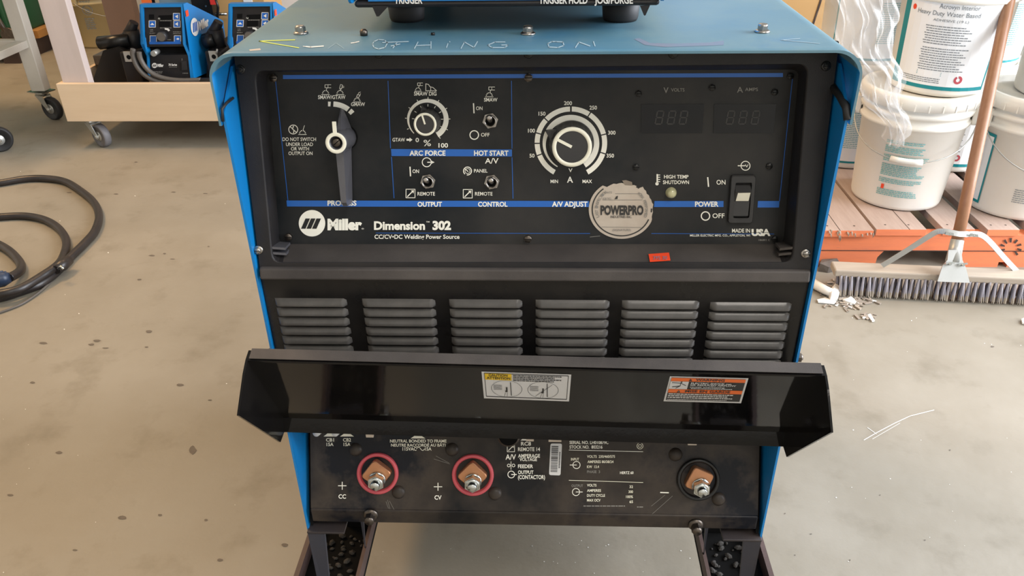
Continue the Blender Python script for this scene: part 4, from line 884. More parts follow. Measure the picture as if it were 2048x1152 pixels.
    ink.out('lettering', ['speck_white', 'print_blue', 'dark', 'print_dim'], ctl)
    b = MB(); T = M4.Translation(SI.pt(327, 71, 0) + D) @ M4.Rotation(PI/2, 4, 'X'); b.lathe([(0,0),(0.020,0),(0.019,0.022),(0.0165,0.024),(0,0.024)], 28); place('dial', b.mesh('dial', ['galv' if False else 'knob_black', 'bench_grey']), t, T)
    b = MB(); b.lathe([(0,0.0242),(0.0165,0.0242)], 28); place('dial_cap', b.mesh('dial_cap', ['cable_grey']), t, T, 'grey cap')
    b = MB(); p = S.pt(309, 106) + D; b.tube([p + V((0, 0.03, 0)), p + V((0, -0.012, 0.0))], 0.011, 12); part('fastener', b, ['galv'], t)
    S3 = Plane(S.o - S.n*0.0038, S.n)
    class S4:
        def pt(s, x, y, h=0): return S3.pt(x, y, h) + D
    ink = Ink(S4(), 1, 0.0006); ink.disc(309, 131, 5.2, 0, 20); ink.text("Miller", 315, 327, 133.5, 5.5, 0, 0.05); ink.text("70 Series", 337, 354, 131.5, 4, 0, 0.03); ink.words(338, 354, 134.5, 1, 1, 4); ink.words(305, 325, 144, 1.2, 1, 4); ink.words(314, 324, 146.5, 1.2, 1, 5); ink.words(365, 376, 147, 1.2, 1, 4)
    ink.line([(364,117),(364,121)], 1, 1)
    ink.h = 0.001; 
    for k in range(3): ink.poly([(306.5+k*2.4,129),(308+k*2.4,129),(306.5+k*2.4,133.5),(305+k*2.4,133.5)], 2)
    ink.out('lettering', ['speck_white', 'print_dim', 'dark'], low)
    b = MB(); q = [S3.pt(*p) + D for p in ((364,122),(374,121),(375,139),(365,140))]; b.loft([q, [p + V((0, -0.006, 0)) for p in q]]); part('rocker_switch', b, ['rubber'], low)
    # side panel mark
    f0_, f3_ = S.pt(365,8) + D, S.pt(386,157) + D; zt, zb_ = f0_.z, f3_.z
    class SP:   # x runs back along the right hand side sheet, y is height
        def pt(s, x, y, h=0): k = (zt - y)/(zt - zb_); return V((f0_.x + (f3_.x-f0_.x)*k + 0.006 + x*0.05 + h, FY0 + x, y))
    ink = Ink(SP(), -1, 0.001); ink.disc(0.062, 0.425, 0.034, 0, 28); ink.text("Miller", 0.100, 0.190, 0.405, 0.032, 0, 0.05); ink.poly([(0.005,0.475),(0.028,0.475),(0.028,0.497),(0.005,0.497)], 2)
    ink.h = 0.002
    for k in range(3): ink.poly([(0.040+k*.014,0.408),(0.049+k*.014,0.408),(0.058+k*.014,0.442),(0.049+k*.014,0.442)], 1)
    ink.out('maker_mark', ['speck_white', 'print_blue', 'tag_red'], t)
    # drive housing on the left with latch, motor, spring arm
    X = lambda px, py, y: onY(px, py, y) + D
    b = MB(); a = X(240,103,2.45); c = X(268,135,2.45); b.box((a.x, 2.44, 0.20), (c.x+0.03, 2.62, a.z)); part('drive_housing', b, ['frame_black'], t, None, 0.006)
    b = MB(); a = X(197 if not dx else 240,86,2.5); c = X(262,80,2.5); b.tube([a, a*0.97+c*0.03, c], [0.020, 0.026, 0.026], 20); part('drive_motor', b, ['screw_black'], t)
    b = MB(); a = X(262,60,2.52); b.tube([a + V((0.02,0,0.03)), a, a + V((-0.03,0,-0.03)), a + V((-0.06,0.0,-0.035))], [0.018, 0.022, 0.02, 0.016], 12); b.tube([a, a + V((0, 0, -0.08))], 0.03, 14); part('pressure_arm', b, ['frame_black'], t)
    b = MB(); b.box((-0.018, -0.003, -0.018), (0.014, 0.003, 0.022)); b.tube([(0.012,0,0.01),(0.022,-0.01,0.03)], 0.004, 6); b.tube([(0,-0.0035,0),(0,0.0035,0)], 0.009, 12, 1); p = X(258,114,2.436); b.v = [tuple(V(v) + p) for v in b.v]; part('latch', b, ['galv', 'dark'], t)
    # spool cover and base arm in black
    b = MB(); P = [X(184,166,2.46), X(262,166,2.46), X(262,108,2.46), X(236,94,2.46), X(206,102,2.46)]
    if dx: P = [X(246,166,2.46), X(262,166,2.46), X(262,108,2.46), X(246,100,2.46)]
    b.loft([P, [p + V((0, 0.26, 0)) for p in P]]); part('spool_guard', b, ['screw_black'], t)
    b = MB(); a = X(186 if not dx else 246,116,2.5); b.box((a.x, 2.5, a.z-0.03), (a.x+0.07, 2.6, a.z+0.01)); part('bracket', b, ['dark_steel'], t, None, 0.003)
    return t
feeder(0, 'wire feeder at left on the cart with a maker mark on its blue side', 0)
feeder(0.345, 'wire feeder half hidden behind the top left corner of the welder', 0)
# tall black spool frames between and beside the feeders
b = MB(); p = onY(398, 0, 2.62); q = onY(428, 90, 2.62)
b.box((onY(392,50,2.74).x, 2.74, 0.146), (onY(431,50,2.74).x, 2.79, 0.75))
for k in range(5):
    c_ = onY(412+k*0.8, 12+k*20, 2.738); b.tube([c_, c_ + V((0,-0.004,0))], 0.004, 8, 1)
c_ = onY(442, 30, 2.75); b.tube([c_ + V((-0.05,0.02,0)), c_ + V((0.02,0.02,0))], 0.007, 10, 1); b.tube([onY(428,-10,2.73), onY(436,14,2.73), onY(434,60,2.73)], 0.006, 8)
solo('spool_frame', b, ['screw_black', 'zinc'], 'tall black metal frame between the two wire feeders', 'frame')
b = MB(); p = onY(427, 6, 2.73); b.box((p.x-0.012, 2.725, p.z-0.006), (p.x+0.014, 2.739, p.z+0.02)); solo('red_clip', b, ['red_plastic'], 'small red clip high on the black frame', 'clip')
# grey hoses looping in front of the left feeder
for k, (pts, lab) in enumerate((([(266,98),(266,112),(275,134),(292,152),(318,163),(360,165),(400,164)], 'outer grey hose curving in front of the left wire feeder'), ([(278,104),(281,118),(292,136),(310,150),(335,158),(365,161),(402,160)], 'inner grey hose curving in front of the left wire feeder'))):
    b = MB(); b.tube(spline([onY(x, y, 2.345 - 0.002*k) for x, y in pts], 7), 0.0095, 10); solo('hose', b, ['cable_grey'], lab, 'hose', 'hoses by the left wire feeder')
b = MB(); p = onY(402,163,2.345); b.tube([p, p + V((0.12, 0, 0))], 0.014, 10); solo('hose_sleeve', b, ['rubber'], 'black sleeve joining the two grey hoses', 'sleeve')
# things behind the feeders
b = MB(); a = onY(322,2,2.82); c = onY(387,12,2.82); b.box((a.x, 2.80, 0.146), (c.x, 2.98, 0.70)); solo('blue_carton', b, ['pale_blue'], 'pale blue carton standing behind the left wire feeder', 'box', None, 0.004)
b = MB(); a = onY(291,0,2.76); c = onY(304,5,2.76); b.box((a.x, 2.75, 0.146), (c.x, 2.79, 0.60)); b.box((a.x-.01, 2.742, a.z-0.07), (c.x+.005, 2.750, a.z+0.06), 1); solo('orange_handled_tool', b, ['dark', 'orange_print'], 'orange topped tool just behind the left wire feeder', 'tool')
b = MB(); a = onY(425,10,2.8); c = onY(548,60,2.8); b.box((a.x, 2.82, 0.146), (c.x-0.03, 3.06, 0.62)); b.box((a.x+.13, 2.817, 0.40), (a.x+.17, 2.82, 0.6), 1); solo('cardboard_carton', b, ['cardboard', 'label_white'], 'tan cardboard carton between and behind the two feeders', 'box', None, 0.004)
b = MB(); a = onY(548,0,3.35); c = onY(640,30,3.35); b.box((a.x, 3.35, 0), (c.x+0.5, 3.9, 0.75)); solo('white_cabinet', b, ['label_white'], 'plain white cabinet on the floor behind the welder', 'cabinet', None, 0.004)
b = MB(); b.box((onY(541,10,3.2).x-0.02, 3.2, 0), (onY(549,10,3.2).x, 3.25, 0.75)); solo('black_pole', b, ['rubber'], 'thin black pole beside the white cabinet', 'pole')

# ================================================================== metal bench at far left
bn = thing('metal_bench', (-2.6, 2.5, 0), 'grey painted metal bench on casters at the left edge', 'bench')
xb = -2.165; zb0 = 0.13
for yy, nm in ((2.62, 0), (2.20, 1)):
    for xo in (0, -0.75):
        b = MB(); b.box((xb-0.035+xo, yy-0.02, zb0), (xb+0.025+xo, yy+0.03, 0.78)); part('leg', b, ['bench_grey'], bn, None, 0.003)
        caster('caster', bn, xb-0.01+xo, yy+0.01, 0.05, 0.03, -0.35 if nm == 0 else 0.5, zb0-0.004, ['zinc', 'rubber'], 0.035)
b = MB(); b.box((xb-0.03, 2.21, 0.315), (xb+0.015, 2.63, 0.345)); part('side_rail', b, ['bench_grey'], bn, None, 0.002)
b = MB(); b.box((xb-0.78, 2.60, 0.315), (xb+0.0, 2.64, 0.345)); part('side_rail', b, ['bench_grey'], bn, None, 0.002)
b = MB(); b.box((xb-0.80, 2.14, 0.60), (xb+0.035, 2.68, 0.66)); b.box((xb-0.85, 2.10, 0.78), (xb+0.08, 2.75, 0.80)); part('bench_top', b, ['bench_grey'], bn, None, 0.003)
# green toolbox on a yellow timber skid
gx0, gx1 = -4.1, -2.90
sk = thing('timber_skid', (-3.3, 3.85, 0), 'yellowish timber skid on dark blocks under the green cabinet', 'skid')
for k in range(4):
    b = MB(); b.box((gx0, 3.55+k*0.24, 0.085), (gx1+0.05, 3.72+k*0.24, 0.125)); part('board', b, ['pallet_yellow'], sk)
for k in range(3):
    b = MB(); x = gx0 + k*(gx1-gx0-0.05)/2; b.box((x, 3.57, 0), (x+0.09, 4.42, 0.085)); part('bearer', b, ['dark_wood'], sk)
gc = thing('green_cabinet', (-3.3, 4.0, 0.125), 'dark green steel cabinet standing on the timber skid', 'cabinet')
b = MB(); b.box((gx0, 3.62, 0.126), (gx1, 4.4, 0.95)); part('body', b, ['green'], gc, None, 0.01)
for z in (0.15, 0.33, 0.52, 0.72):
    b = MB(); b.box((gx0+0.02, 3.600, z), (gx1-0.02, 3.62, z+0.165 if z < 0.3 else z+0.17)); dr_ = part('drawer', b, ['green'], gc, None, 0.004)
b = MB(); p = onY(27, 75, 3.60); b.tube([(p.x, 3.60, p.z+.02), (p.x, 3.56, p.z+.02)], [0.035, 0.04], 18); b.tube([(p.x-0.01, 3.58, p.z), (p.x-0.03, 3.56, p.z+0.12)], 0.014, 8); part('lever_handle', b, ['dark_steel'], gc)

# ================================================================== pails
def pail(cx, cy, z0, face, label, group, body='pail_white', handle=None, printer=None, lid=True, H=0.335, R0=0.130, R1=0.143):
    t = thing('pail', (cx, cy, z0), label, 'pail', group); T = M4.Translation((cx, cy, z0))
    b = MB(); rr = lambda z: R0 + (R1-R0)*z/H
    b.lathe([(0,0.004),(R0-0.012,0.004),(R0-0.008,0),(R0-0.002,0.003),(R0,0.012),(rr(0.24),0.24),(rr(0.245)+0.006,0.242),(rr(0.245)+0.007,0.252),(rr(.25)+0.001,0.256),(rr(.27)+0.001,0.272),(rr(.27)+0.008,0.274),(rr(.28)+0.009,0.285),(rr(.29)+0.001,0.290),(rr(.3)+0.001,0.302),(R1+0.004,0.304)], 56, 0, T)
    body_o = part('body', b, [body], t)
    if lid:
        b = MB(); b.lathe([(R1+0.004,0.298),(R1+0.0125,0.300),(R1+0.0125,H-0.008),(R1+0.008,H+0.001),(R1-0.004,H+0.001),(R1-0.008,H-0.010),(0,H-0.010)], 56, 0, T)
        for k in range(28):
            a = 2*PI*k/28; b.box((R1+0.011, -0.0015, 0.300), (R1+0.014, 0.0015, 0.318), 0, T @ M4.Rotation(a, 4, 'Z'))
        part('lid', b, [body], t)
    if handle is not None:
        a, drop = handle; P = []
        for k in range(25):
            u = -1 + 2*k/24; an = a + u*PI/2*0.985; r_ = R1 + 0.016; dr = 1 - abs(u)**1.0
            z = 0.262 - drop*(1-abs(u)**2.2); P.append((cx + (r_)*cos(an), cy + (r_)*sin(an), z0 + z))
        b = MB(); b.tube(P, 0.0018, 6); part('bail_wire', b, ['galv'], t)
        b = MB(); b.tube([P[10], P[11], P[12], P[13], P[14]], 0.0085, 12); part('grip', b, [body], t)
        for s in (-1, 1):
            an = a + s*PI/2; b = MB(); b.box((R1, -0.022, 0.240), (R1+0.014, 0.022, 0.292), 0, T @ M4.Rotation(an, 4, 'Z')); part('ear', b, [body], t, None, 0.003)
    if printer:
        D_ = Drum(cx, cy, z0, R0, R1, H, face); ink = Ink(D_, -1, 0.0012); printer(ink); ink.out('label', ['label_white', 'teal', 'teal_faint', 'text_grey', 'tag_red', 'red_ring'], body_o)
    return t
def grid(ink, x0, x1, y0, y1, mi, dh=0, nx=12, ny=2):
    for i in range(nx):
        for j in range(ny):
            a, b_ = x0+(x1-x0)*i/nx, x0+(x1-x0)*(i+1)/nx; c, d_ = y0+(y1-y0)*j/ny, y0+(y1-y0)*(j+1)/ny
            ink.poly([(a,c),(b_,c),(b_,d_),(a,d_)], mi, dh)
def faceline(x, y): return math.atan2(CAM.y - y, CAM.x - x)
def pr_back(ink):     # plain blocks of teal print
    y = 0.205; rd = random.Random(4)
    for blk in (2, 4, 4, 7, 3, 0, 4):
        if blk == 0: y -= 0.012; continue
        for k in range(blk): ink.words(-0.055, 0.035 + 0.03*rd.random(), y, 0.0026, 2, int(y*1000)); y -= 0.0052
        y -= 0.006
    ink.poly([(-0.045,0.062),(-0.037,0.062),(-0.037,0.076),(-0.045,0.076)], 4, 0.0004)
def pr_front(ink):    # framed label with a heading
    grid(ink, -0.135, 0.135, 0.020, 0.262, 1); grid(ink, -0.112, 0.129, 0.030, 0.254, 0, 0.0004, 12)
    ink.h = 0.002
    ink.text("Acrovyn Interior", -0.032, 0.060, 0.228, 0.011, 3, 0.0); ink.text("Heavy Duty Water Based", -0.085, 0.065, 0.210, 0.011, 3, 0.0); ink.text("ADHESIVE (19 L)", -0.040, 0.042, 0.196, 0.006, 3, 0.0)
    for k in range(18): ink.words(-0.055 + (k % 3)*0.002, 0.040 + 0.02*((k*7) % 3)/2, 0.182 - k*0.0062 - (0.006 if k > 7 else 0), 0.0022, 3, k)
    for k in range(3): ink.line([(-0.052,0.066-k*0.004),(0.01,0.066-k*0.004)], 0.0015, 1)
    for k in range(3): ink.words(-0.10, 0.01, 0.048-k*0.005, 0.002, 3, k+30)
    ink.disc(-0.098, 0.222, 0.006, 4, 10, 1.2); ink.arc(0.055, 0.050, 0.008, 0.006, 0, 330, 5, 16)
def pr_side(ink):
    grid(ink, -0.16, 0.16, 0.02, 0.235, 1); grid(ink, -0.155, 0.155, 0.027, 0.228, 0, 0.0004); ink.h = 0.002
    ink.text("ty Water Base", -0.03, 0.085, 0.20, 0.010, 3, 0.0)
    for k in range(20): ink.words(-0.03, 0.09, 0.186 - k*0.006, 0.0022, 2, k)
    for k in range(3): ink.line([(-0.10,0.062-k*0.006),(0.12,0.062-k*0.006)], 0.0018, 1)
def pr_mono(ink):
    for k in range(9): ink.words(0.02, 0.09, 0.17-k*0.006, 0.002, 3, k)
    for k in range(7): ink.words(0.00, 0.08, 0.09-k*0.006, 0.002, 3, k+9)
    grid(ink, -0.19, -0.085, 0.022, 0.225, 1, 0, 6); grid(ink, -0.19, -0.090, 0.030, 0.217, 0, 0.0004, 6)
    ink.poly([(0.085,0.13),(0.10,0.13),(0.10,0.145),(0.085,0.145)], 4, 0.0006)
PZ = 0.121; PH = 0.326
G = 'white pails stacked on the orange pallet'
pail(1.064, 1.535, PZ, faceline(1.06,1.535)+0.02, 'white pail with blocks of teal print and a hanging wire handle, front of pallet', G, handle=(faceline(1.06,1.535)+0.05, 0.100), printer=pr_back, R0=0.124)
pail(1.115, 1.555, PZ+PH, faceline(1.115,1.555)-0.05, 'white pail with a teal framed label on top of the front pail', G, printer=pr_front)
pail(1.375, 1.475, PZ, faceline(1.375,1.475)-0.0, 'white pail at the right edge with small grey print behind the broom', G, handle=(faceline(1.375,1.475)+0.62, 0.12), printer=pr_mono)
pail(1.432, 1.480, PZ+PH, faceline(1.432,1.48)+0.35, 'white pail with a teal banded label at the top right corner', G, printer=pr_front)
pail(1.010, 1.865, PZ, faceline(1.010,1.865)+0.0, 'white pail with small teal print behind the front pail, low', G, printer=pr_side)
pail(1.010, 1.865, PZ+PH, faceline(1.010,1.865)+0.45, 'film wrapped pail stacked behind, nearest the cardboard carton', G, printer=pr_side)
pail(1.330, 1.835, PZ, faceline(1.330,1.835)-0.1, 'shaded white pail in the gap between the two front pails', G, printer=pr_front)
pail(1.330, 1.835, PZ+PH, faceline(1.330,1.835)+0.2, 'upper pail in the second row, seen through film beside the broom handle', G, printer=pr_side)
# film hung over the pails
def film(name, fn, nu, nv, mats, label):
    vs = [fn(i/nu, j/nv) for j in range(nv+1) for i in range(nu+1)]; b = MB()
    b.add(vs, [(j*(nu+1)+i, j*(nu+1)+i+1, (j+1)*(nu+1)+i+1, (j+1)*(nu+1)+i) for j in range(nv) for i in range(nu)], 0, True)
    return solo(name, b, mats, label, 'film')
rd = random.Random(9); ph = [rd.random()*6 for _ in range(20)]
def hang(u, v):
    # bunched strip hanging from the upper pail's left shoulder down its front
    top = V((0.925, 1.43, 0.84)); p = [onY(1712+22, -10, 1.385), onY(1728, 60, 1.375), onY(1745, 120, 1.368), onY(1762, 175, 1.345), onY(1785, 230, 1.350), onY(1790, 285, 1.372)]
    k = v*(len(p)-1); i = min(int(k), len(p)-2); c = p[i].lerp(p[i+1], k-i); wd_ = [0.085, 0.075, 0.070, 0.055, 0.036, 0.022]; w_ = wd_[i]+(wd_[i+1]-wd_[i])*(k-i)
    x = (u-0.5)*2; fold = 0.014*sin(u*23 + ph[0] + v*5) + 0.008*sin(u*51 + ph[1] - v*9) + 0.006*sin(v*31 + u*14 + ph[2])
    return c + V((x*w_ + 0.010*sin(v*17+ph[3]) + 0.004*sin(u*40+v*22), fold - 0.018 + 0.03*abs(x)**2, 0.008*sin(u*19+v*8+ph[4])))
film('hanging_film', hang, 60, 70, ['film'], 'crumpled clear plastic film hanging over the front pails')
def wrap(cx, cy, r, z0, z1, a0, a1, s):
    def f(u, v):
        a = a0 + (a1-a0)*u; z = z0 + (z1-z0)*v; rr_ = r + 0.006*sin(a*9+z*30+s) + 0.004*sin(z*70+a*5+s*2) + 0.003*sin(z*130+s)
        return V((cx + rr_*cos(a), cy + rr_*sin(a), z))
    return f
film('stretch_film', wrap(1.010, 1.865, 0.175, PZ+0.20, PZ+PH*2+0.05, -PI*0.95, -PI*0.12, 1), 60, 50, ['film_thin'], 'clear stretch film round the back left pail stack')
film('stretch_film', wrap(1.432, 1.480, 0.172, PZ+0.29, PZ+PH*2+0.05, -PI*1.05, -PI*0.1, 2), 60, 50, ['film_thin'], 'clear stretch film round the right hand pail stack')

# ================================================================== orange pallet
pl = thing('pallet', (1.25, 1.8, 0), 'orange painted timber pallet with worn grey top boards under the pails', 'pallet')
PY0 = 1.302; px0, px1 = 0.770, 1.90
bd = [(0.762, 0.927, 1), (0.945, 1.065, 1), (1.110, 1.196, 1), (1.232, 1.318, 1), (1.355, 1.445, 1), (1.485, 1.575, 1), (1.615, 1.71, 1), (1.75, 1.86, 1)]
bd = [(onZ(1630,458,.12).x, onZ(1745,457,.12).x, 0), (onZ(1752,457,.12).x, onZ(1853,458,.12).x, 0), (onZ(1887,457,.12).x, onZ(1950,458,.12).x, 0), (onZ(1976,459,.12).x, onZ(2042,461,.12).x, 0)]
x = bd[-1][1]
while x < 1.8: bd.append((x+0.035, x+0.12, 0)); x += 0.12
for k, (a, c, _) in enumerate(bd):
    b = MB(); y0 = PY0 - (0.010 if k == 0 else 0.002*(k % 2)); q = [V((a, y0, 0.101)), V((c, y0, 0.101)), V((c+0.0, 2.27, 0.101)), V((a, 2.27, 0.101))]
    b.box((a, y0+0.001, 0.1005), (c, 2.27, 0.1195), 0); b.box((a+0.0005, y0, 0.1008), (c-0.0005, y0+0.0012, 0.119), 1)
    if k in (0, 1):
        xm = a + (c-a)*(0.42 if k == 0 else 0.66); b.box((xm-0.0008, y0-0.0004, 0.1195), (xm+0.0008, 2.0, 0.1199), 2)
    for xx in (a+(c-a)*0.25, a+(c-a)*0.72): b.lathe([(0,0.1198),(0.003,0.1198)], 8, 2, M4.Translation((xx, y0+0.03, 0)), False)
    part('top_board', b, ['pallet_top', 'pallet_orange', 'dark_wood'], pl)
def stringer(y, orange=True):
    P = [(0.766,0.005),(0.80,0.0),(0.950,0.0),(0.952,0.030),(0.966,0.050),(1.10,0.050),(1.158,0.050),(1.168,0.040),(1.172,0.0),(1.29,0.0),(1.29,0.016),(1.315,0.016),(1.315,0.0),(1.55,0.0),(1.55,0.05),(1.75,0.05),(1.75,0.0),(1.88,0.0),(1.88,0.100),(0.772,0.100)]
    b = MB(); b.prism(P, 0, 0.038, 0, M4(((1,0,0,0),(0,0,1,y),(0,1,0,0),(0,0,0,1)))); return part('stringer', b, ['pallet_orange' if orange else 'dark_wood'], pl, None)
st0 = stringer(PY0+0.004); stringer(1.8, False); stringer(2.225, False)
b = MB(); b.box((0.772, PY0+0.0022, 0.0505), (1.88, PY0+0.0042, 0.0520)); part('split_line', b, ['dark_wood'], pl, 'dark split along the stringer')
ink = Ink(Plane((0, PY0+0.003, 0.05), (0, -1, 0)), 1, 0.0014)
for k in range(8):
    a = math.radians(-110 + k*36); cx_, cy_ = 2022, 495
    ink.poly([(cx_+13*sin(a-.16), cy_-10*cos(a-.16)), (cx_+13*sin(a+.12), cy_-10*cos(a+.12)), (cx_+22*sin(a+.14), cy_-19*cos(a+.14)), (cx_+22*sin(a-.10), cy_-19*cos(a-.10))], 0)
ink.out('stamp_mark', ['dark_wood'], st0, 'dark ring shaped brand')
b = MB(); rd = random.Random(8)
for k in range(22):
    x = 0.765 + rd.random()*0.16; z = 0.10 + rd.random()*0.02; y = PY0-0.012; l = 0.008+rd.random()*0.014; b.hexa([V((x,y,z)),V((x+.004,y,z)),V((x+.004,y+.01,z)),V((x,y+.01,z))],[V((x+.001,y-l*.3,z-l*rd.random())),V((x+.003,y-l*.4,z-l*.3)),V((x+.003,y,z+.003)),V((x,y,z+.003))])
part('splinters', b, ['block_wood'], pl, 'broken splinters', kind='stuff')

# ================================================================== push broom
br = thing('push_broom', (1.09, 1.13, 0), 'wide push broom with a wooden handle leaning against the pails', 'broom')
ang = math.atan2(1.085-1.126, 1.252-0.778); ux = V((cos(ang), sin(ang), 0)); uy = V((-sin(ang), cos(ang), 0))
BC = V((1.088, 1.150, 0)); L_ = 0.308
BT = M4(((ux.x, uy.x, 0, BC.x), (ux.y, uy.y, 0, BC.y), (0, 0, 1, 0), (0, 0, 0, 1)))
b = MB(); b.box((-L_, -0.026, 0.054), (L_, 0.026, 0.074), 0, BT); part('block', b, ['block_wood'], br, 'pale wooden block', 0.004)
# tuft mesh: a bundle of stiff bristles, splayed
tm = []
for v_ in range(3):
    b = MB(); rd = random.Random(30+v_)
    for k in range(20):
        a = rd.random()*2*PI; r0 = 0.0026*math.sqrt(rd.random()); r1 = 0.0085*math.sqrt(rd.random()); w_ = 0.00085
        p0 = V((r0*cos(a), r0*sin(a), 0.057)); p1 = V((r1*cos(a)*0.9, r1*sin(a)-0.006, 0.0035 + rd.random()*0.004)); m_ = p0.lerp(p1, 0.72); s_ = V((cos(a+1.57), sin(a+1.57), 0))*w_
        b.add([p0-s_, p0+s_, m_+s_*1.2, m_-s_*1.2], [(0,1,2,3)], 0); b.add([m_-s_*1.2, m_+s_*1.2, p1+s_*0.8, p1-s_*0.8], [(0,1,2,3)], 1)
    b.lathe([(0.0028,0.057),(0.0036,0.040),(0.0056,0.014),(0.005,0.006)], 7, 0)
    tm.append(b.mesh('bristle_tuft', ['bristle', 'bristle_tip']))
rd = random.Random(77); NT = 38
for row in range(3):
    for k in range(NT):
        x = -L_ + 0.010 + (2*L_-0.02)*(k + 0.5*(row % 2))/NT
        lean = 0.45*max(0, -x/L_-0.55) + rd.uniform(-0.06, 0.06); sh = M4(((1, 0, -lean*1.0, lean*0.062), (0, 1, 0.22+rd.uniform(-.05, .05), -0.0125), (0, 0, 1, 0), (0, 0, 0, 1)))
        place('bristle_tuft', tm[(k+row) % 3], br, BT @ M4.Translation((x, -0.020 + row*0.018, 0)) @ sh)
# handle
h0 = onY(1908, 512, 1.150); h1 = onZ(2027, -40, 0.74); hd = (h1-h0).normalized(); h0 = h0 - hd*0.01
b = MB(); b.tube([h0, h0.lerp(h1, 0.3), h0.lerp(h1, 0.6), h1 + hd*0.55], [0.0148, 0.0145, 0.0145, 0.014], 18); part('handle', b, ['broom_wood'], br, 'brown wooden handle')
# flared socket plate
F1 = Plane(onY(1900, 540, 1.121), (0, -1, 0.45)); P = [(1897,500),(1923,500),(1925,520),(1932,536),(1940,566),(1875,563),(1885,532),(1895,520)]
q = [F1.pt(*p) for p in P]; b = MB(); b.loft([q, [p - F1.n*0.003 for p in q]], 0); b.tube([h0 - hd*0.005, h0 + hd*0.052], [0.018, 0.0158], 16)
sk_ = part('socket_plate', b, ['galv'], br, 'flared galvanised socket')
for px, py in ((1899,528),(1925,530)):
    p = F1.pt(px, py, 0.004); b = MB(); b.tube([p - F1.n*0.004, p + F1.n*0.006], 0.0035, 8); b.hexa([p+V((-.012,0,-.001)),p+V((.012,0,.002)),p+V((.010,.002,.006)),p+V((-.010,.002,.003))],[v + F1.n*0.003 for v in (p+V((-.012,0,-.001)),p+V((.012,0,.002)),p+V((.010,.002,.006)),p+V((-.010,.002,.003)))]); part('wing_nut', b, ['zinc'], br)
# brace straps: clamp round the handle, arms down to the block
def strap(pts, w, tk=0.002):
    b = MB(); pts = spline(pts, 6); secs = []
    for i, p in enumerate(pts):
        d_ = (pts[min(i+1, len(pts)-1)] - pts[max(i-1, 0)]).normalized(); nn = V((0, -0.9, 0.42)).normalized(); s_ = d_.cross(nn).normalized()*w/2; nn = s_.cross(d_).normalized()*tk
        secs.append([p-s_, p+s_, p+s_+nn, p-s_+nn])
    b.loft(secs, 0); return b
def hy(px, py): return onY(px, py, 1.165)
HC = onY(1916, 467, 1.158)
part('brace', strap([onY(1764,531,1.166), onY(1810,503,1.156), onY(1855,474,1.146), onY(1876,463,1.141), onY(1898,464,1.132), onY(1918,468,1.128), onY(1935,468,1.134)], 0.0135), ['galv'], br)
part('brace', strap([onY(2050,560,1.160), onY(2012,520,1.152), onY(1980,484,1.146), onY(1962,470,1.142), onY(1945,468,1.136), onY(1930,469,1.131)], 0.0135), ['galv'], br)
for px, py in ((1897,467),(1946,470)):
    p = onY(px, py, 1.130); b = MB(); b.tube([p + V((0, 0.01, 0)), p + V((0, -0.006, 0))], 0.003, 8); b.hexa([p+V((-.011,-.004,0)),p+V((.011,-.004,-.003)),p+V((.010,-.002,.003)),p+V((-.010,-.002,.006))],[v + V((0,-.003,0)) for v in (p+V((-.011,-.004,0)),p+V((.011,-.004,-.003)),p+V((.010,-.002,.003)),p+V((-.010,-.002,.006)))]); part('wing_nut', b, ['zinc'], br)

# ================================================================== sweepings by the broom
b = MB(); rd = random.Random(15)
for k in range(150):
    cx_, cy_, sx, sy = rd.choice(((1690,592,24,10),(1720,600,26,10),(1735,634,10,6),(1665,575,22,14),(1700,610,30,8)))
    px = rd.gauss(cx_, sx*.6); py = rd.gauss(cy_, sy*.6); 
    if px < 1632: continue
    p = onZ(px, py, 0.001); l = 0.003 + rd.random()*0.008; a = rd.random()*6; h = 0.001 + rd.random()*0.003
    T = M4.Translation(p) @ M4.Rotation(a, 4, 'Z'); b.box((-l, -l*0.3, 0), (l, l*0.35, h), rd.choice((0, 0, 0, 0, 1, 1, 2)), T)
solo('sweepings', b, ['dust_brown', 'block_wood', 'speck_white'], 'swept wood chips and dust beside the left end of the broom', 'sweepings', kind='stuff')
def scrap(pts, h, m, lab, name='paper_scrap'):
    q = [onZ(px, py, 0.002) for px, py in pts]; b = MB(); b.loft([q, [p + V((0, 0, h*(0.6+0.8*((i*37) % 10)/10))) for i, p in enumerate(q)]]); return solo(name, b, [m], lab, 'scrap')
b = MB(); b.tube([onZ(1618,562,0.016), onZ(1650,580,0.014), onZ(1668,588,0.013)], [0.013, 0.012, 0.011], 12); solo('paper_roll', b, ['pail_white'], 'cream paper roll end lying by the welder right side', 'paper roll')
scrap([(1655,590),(1668,580),(1680,585),(1674,602),(1660,602)], 0.018, 'speck_white', 'bright white crumpled paper at the end of the paper roll')
scrap([(1634,600),(1650,597),(1672,604),(1668,609),(1636,606)], 0.003, 'speck_white', 'flat white paper scrap nearest the welder')
scrap([(1685,601),(1700,598),(1712,606),(1708,610),(1690,606)], 0.006, 'pail_white', 'small cream flake under the broom end')
scrap([(1734,631),(1740,630),(1749,643),(1744,644)], 0.004, 'pail_white', 'pale splinter lying farthest out from the broom')
scrap([(2042,640),(2052,638),(2056,650),(2044,648)], 0.006, 'pail_white', 'pale chip at the right edge of the floor')
b = MB(); rd = random.Random(2)
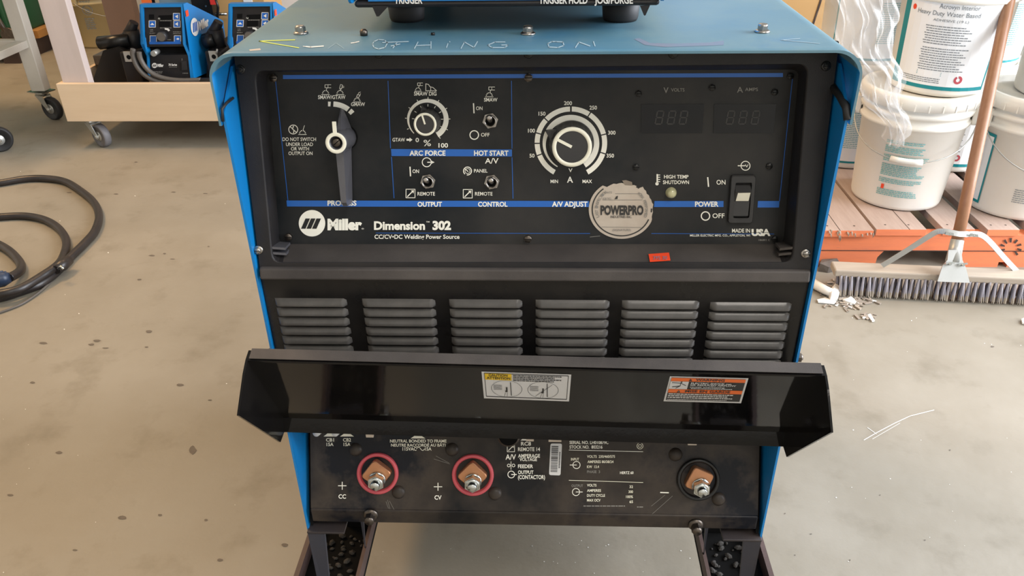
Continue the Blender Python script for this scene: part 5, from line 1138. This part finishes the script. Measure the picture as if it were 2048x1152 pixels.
P = [onZ(px, py, 0.0) for px, py in ((1640,536),(1670,534),(1680,541),(1655,546),(1636,543))]; b.loft([P, [p + V((0.002, 0.004, 0.022*(0.7+rd.random()*.5))) for p in P]]); solo('bark_piece', b, ['stain_dark'], 'broken dark wood piece under the pallet corner', 'wood piece')

# ================================================================== cardboard carton, tan pail behind
cb = thing('tall_carton', (1.02, 2.45, 0), 'tall brown cardboard carton with open flaps behind the welder right corner', 'box')
x1 = onY(1668, 60, 2.3).x
b = MB(); b.box((x1-0.42, 2.30, 0), (x1, 2.62, 0.60)); part('body', b, ['cardboard'], cb, None, 0.002)
b = MB(); q = [V((x1-0.40, 2.30, 0.60)), V((x1-0.0, 2.30, 0.60)), V((x1+0.02, 2.24, 0.74)), V((x1-0.38, 2.24, 0.74))]; b.loft([q, [p + V((0, 0.004, 0)) for p in q]]); part('flap', b, ['cardboard'], cb)
b = MB(); q = [V((x1, 2.30, 0.60)), V((x1, 2.62, 0.60)), V((x1+0.05, 2.60, 0.74)), V((x1+0.03, 2.31, 0.74))]; b.loft([q, [p + V((0.004, 0, 0)) for p in q]]); part('flap', b, ['cardboard'], cb)
b = MB(); b.hexa([V((x1-0.105, 2.2985, 0.30)), V((x1-0.100, 2.2985, 0.30)), V((x1-0.100, 2.2995, 0.30)), V((x1-0.105, 2.2995, 0.30))], [V((x1-0.06, 2.2985, 0.6)), V((x1-0.052, 2.2985, 0.6)), V((x1-0.052, 2.2995, 0.6)), V((x1-0.06, 2.2995, 0.6))]); part('crease', b, ['dark_wood'], cb)
p = onZ(185, 97, 0.0)
def pr_warn(ink):
    ink.arc(-0.045, 0.215, 0.026, 0.004, 0, 360, 3, 26); ink.line([(-0.062,0.232),(-0.028,0.198)], 0.004, 3); ink.arc(-0.045,0.21,0.010,0.006,0,360,3,10)
    for k in range(3): ink.words(-0.075, -0.02, 0.262-k*0.009, 0.005, 3, k)
    for k in range(6): ink.words(-0.075, -0.02, 0.165-k*0.011, 0.006, 3, k+3)
pail(p.x+0.0, p.y+0.15, 0, faceline(p.x, p.y+.15), 'tan pail with a warning pictogram behind the timber cart', None, body='tan_pail', printer=pr_warn, handle=(faceline(p.x, p.y+.15)+0.9, 0.10), H=0.37, R0=0.15, R1=0.165)
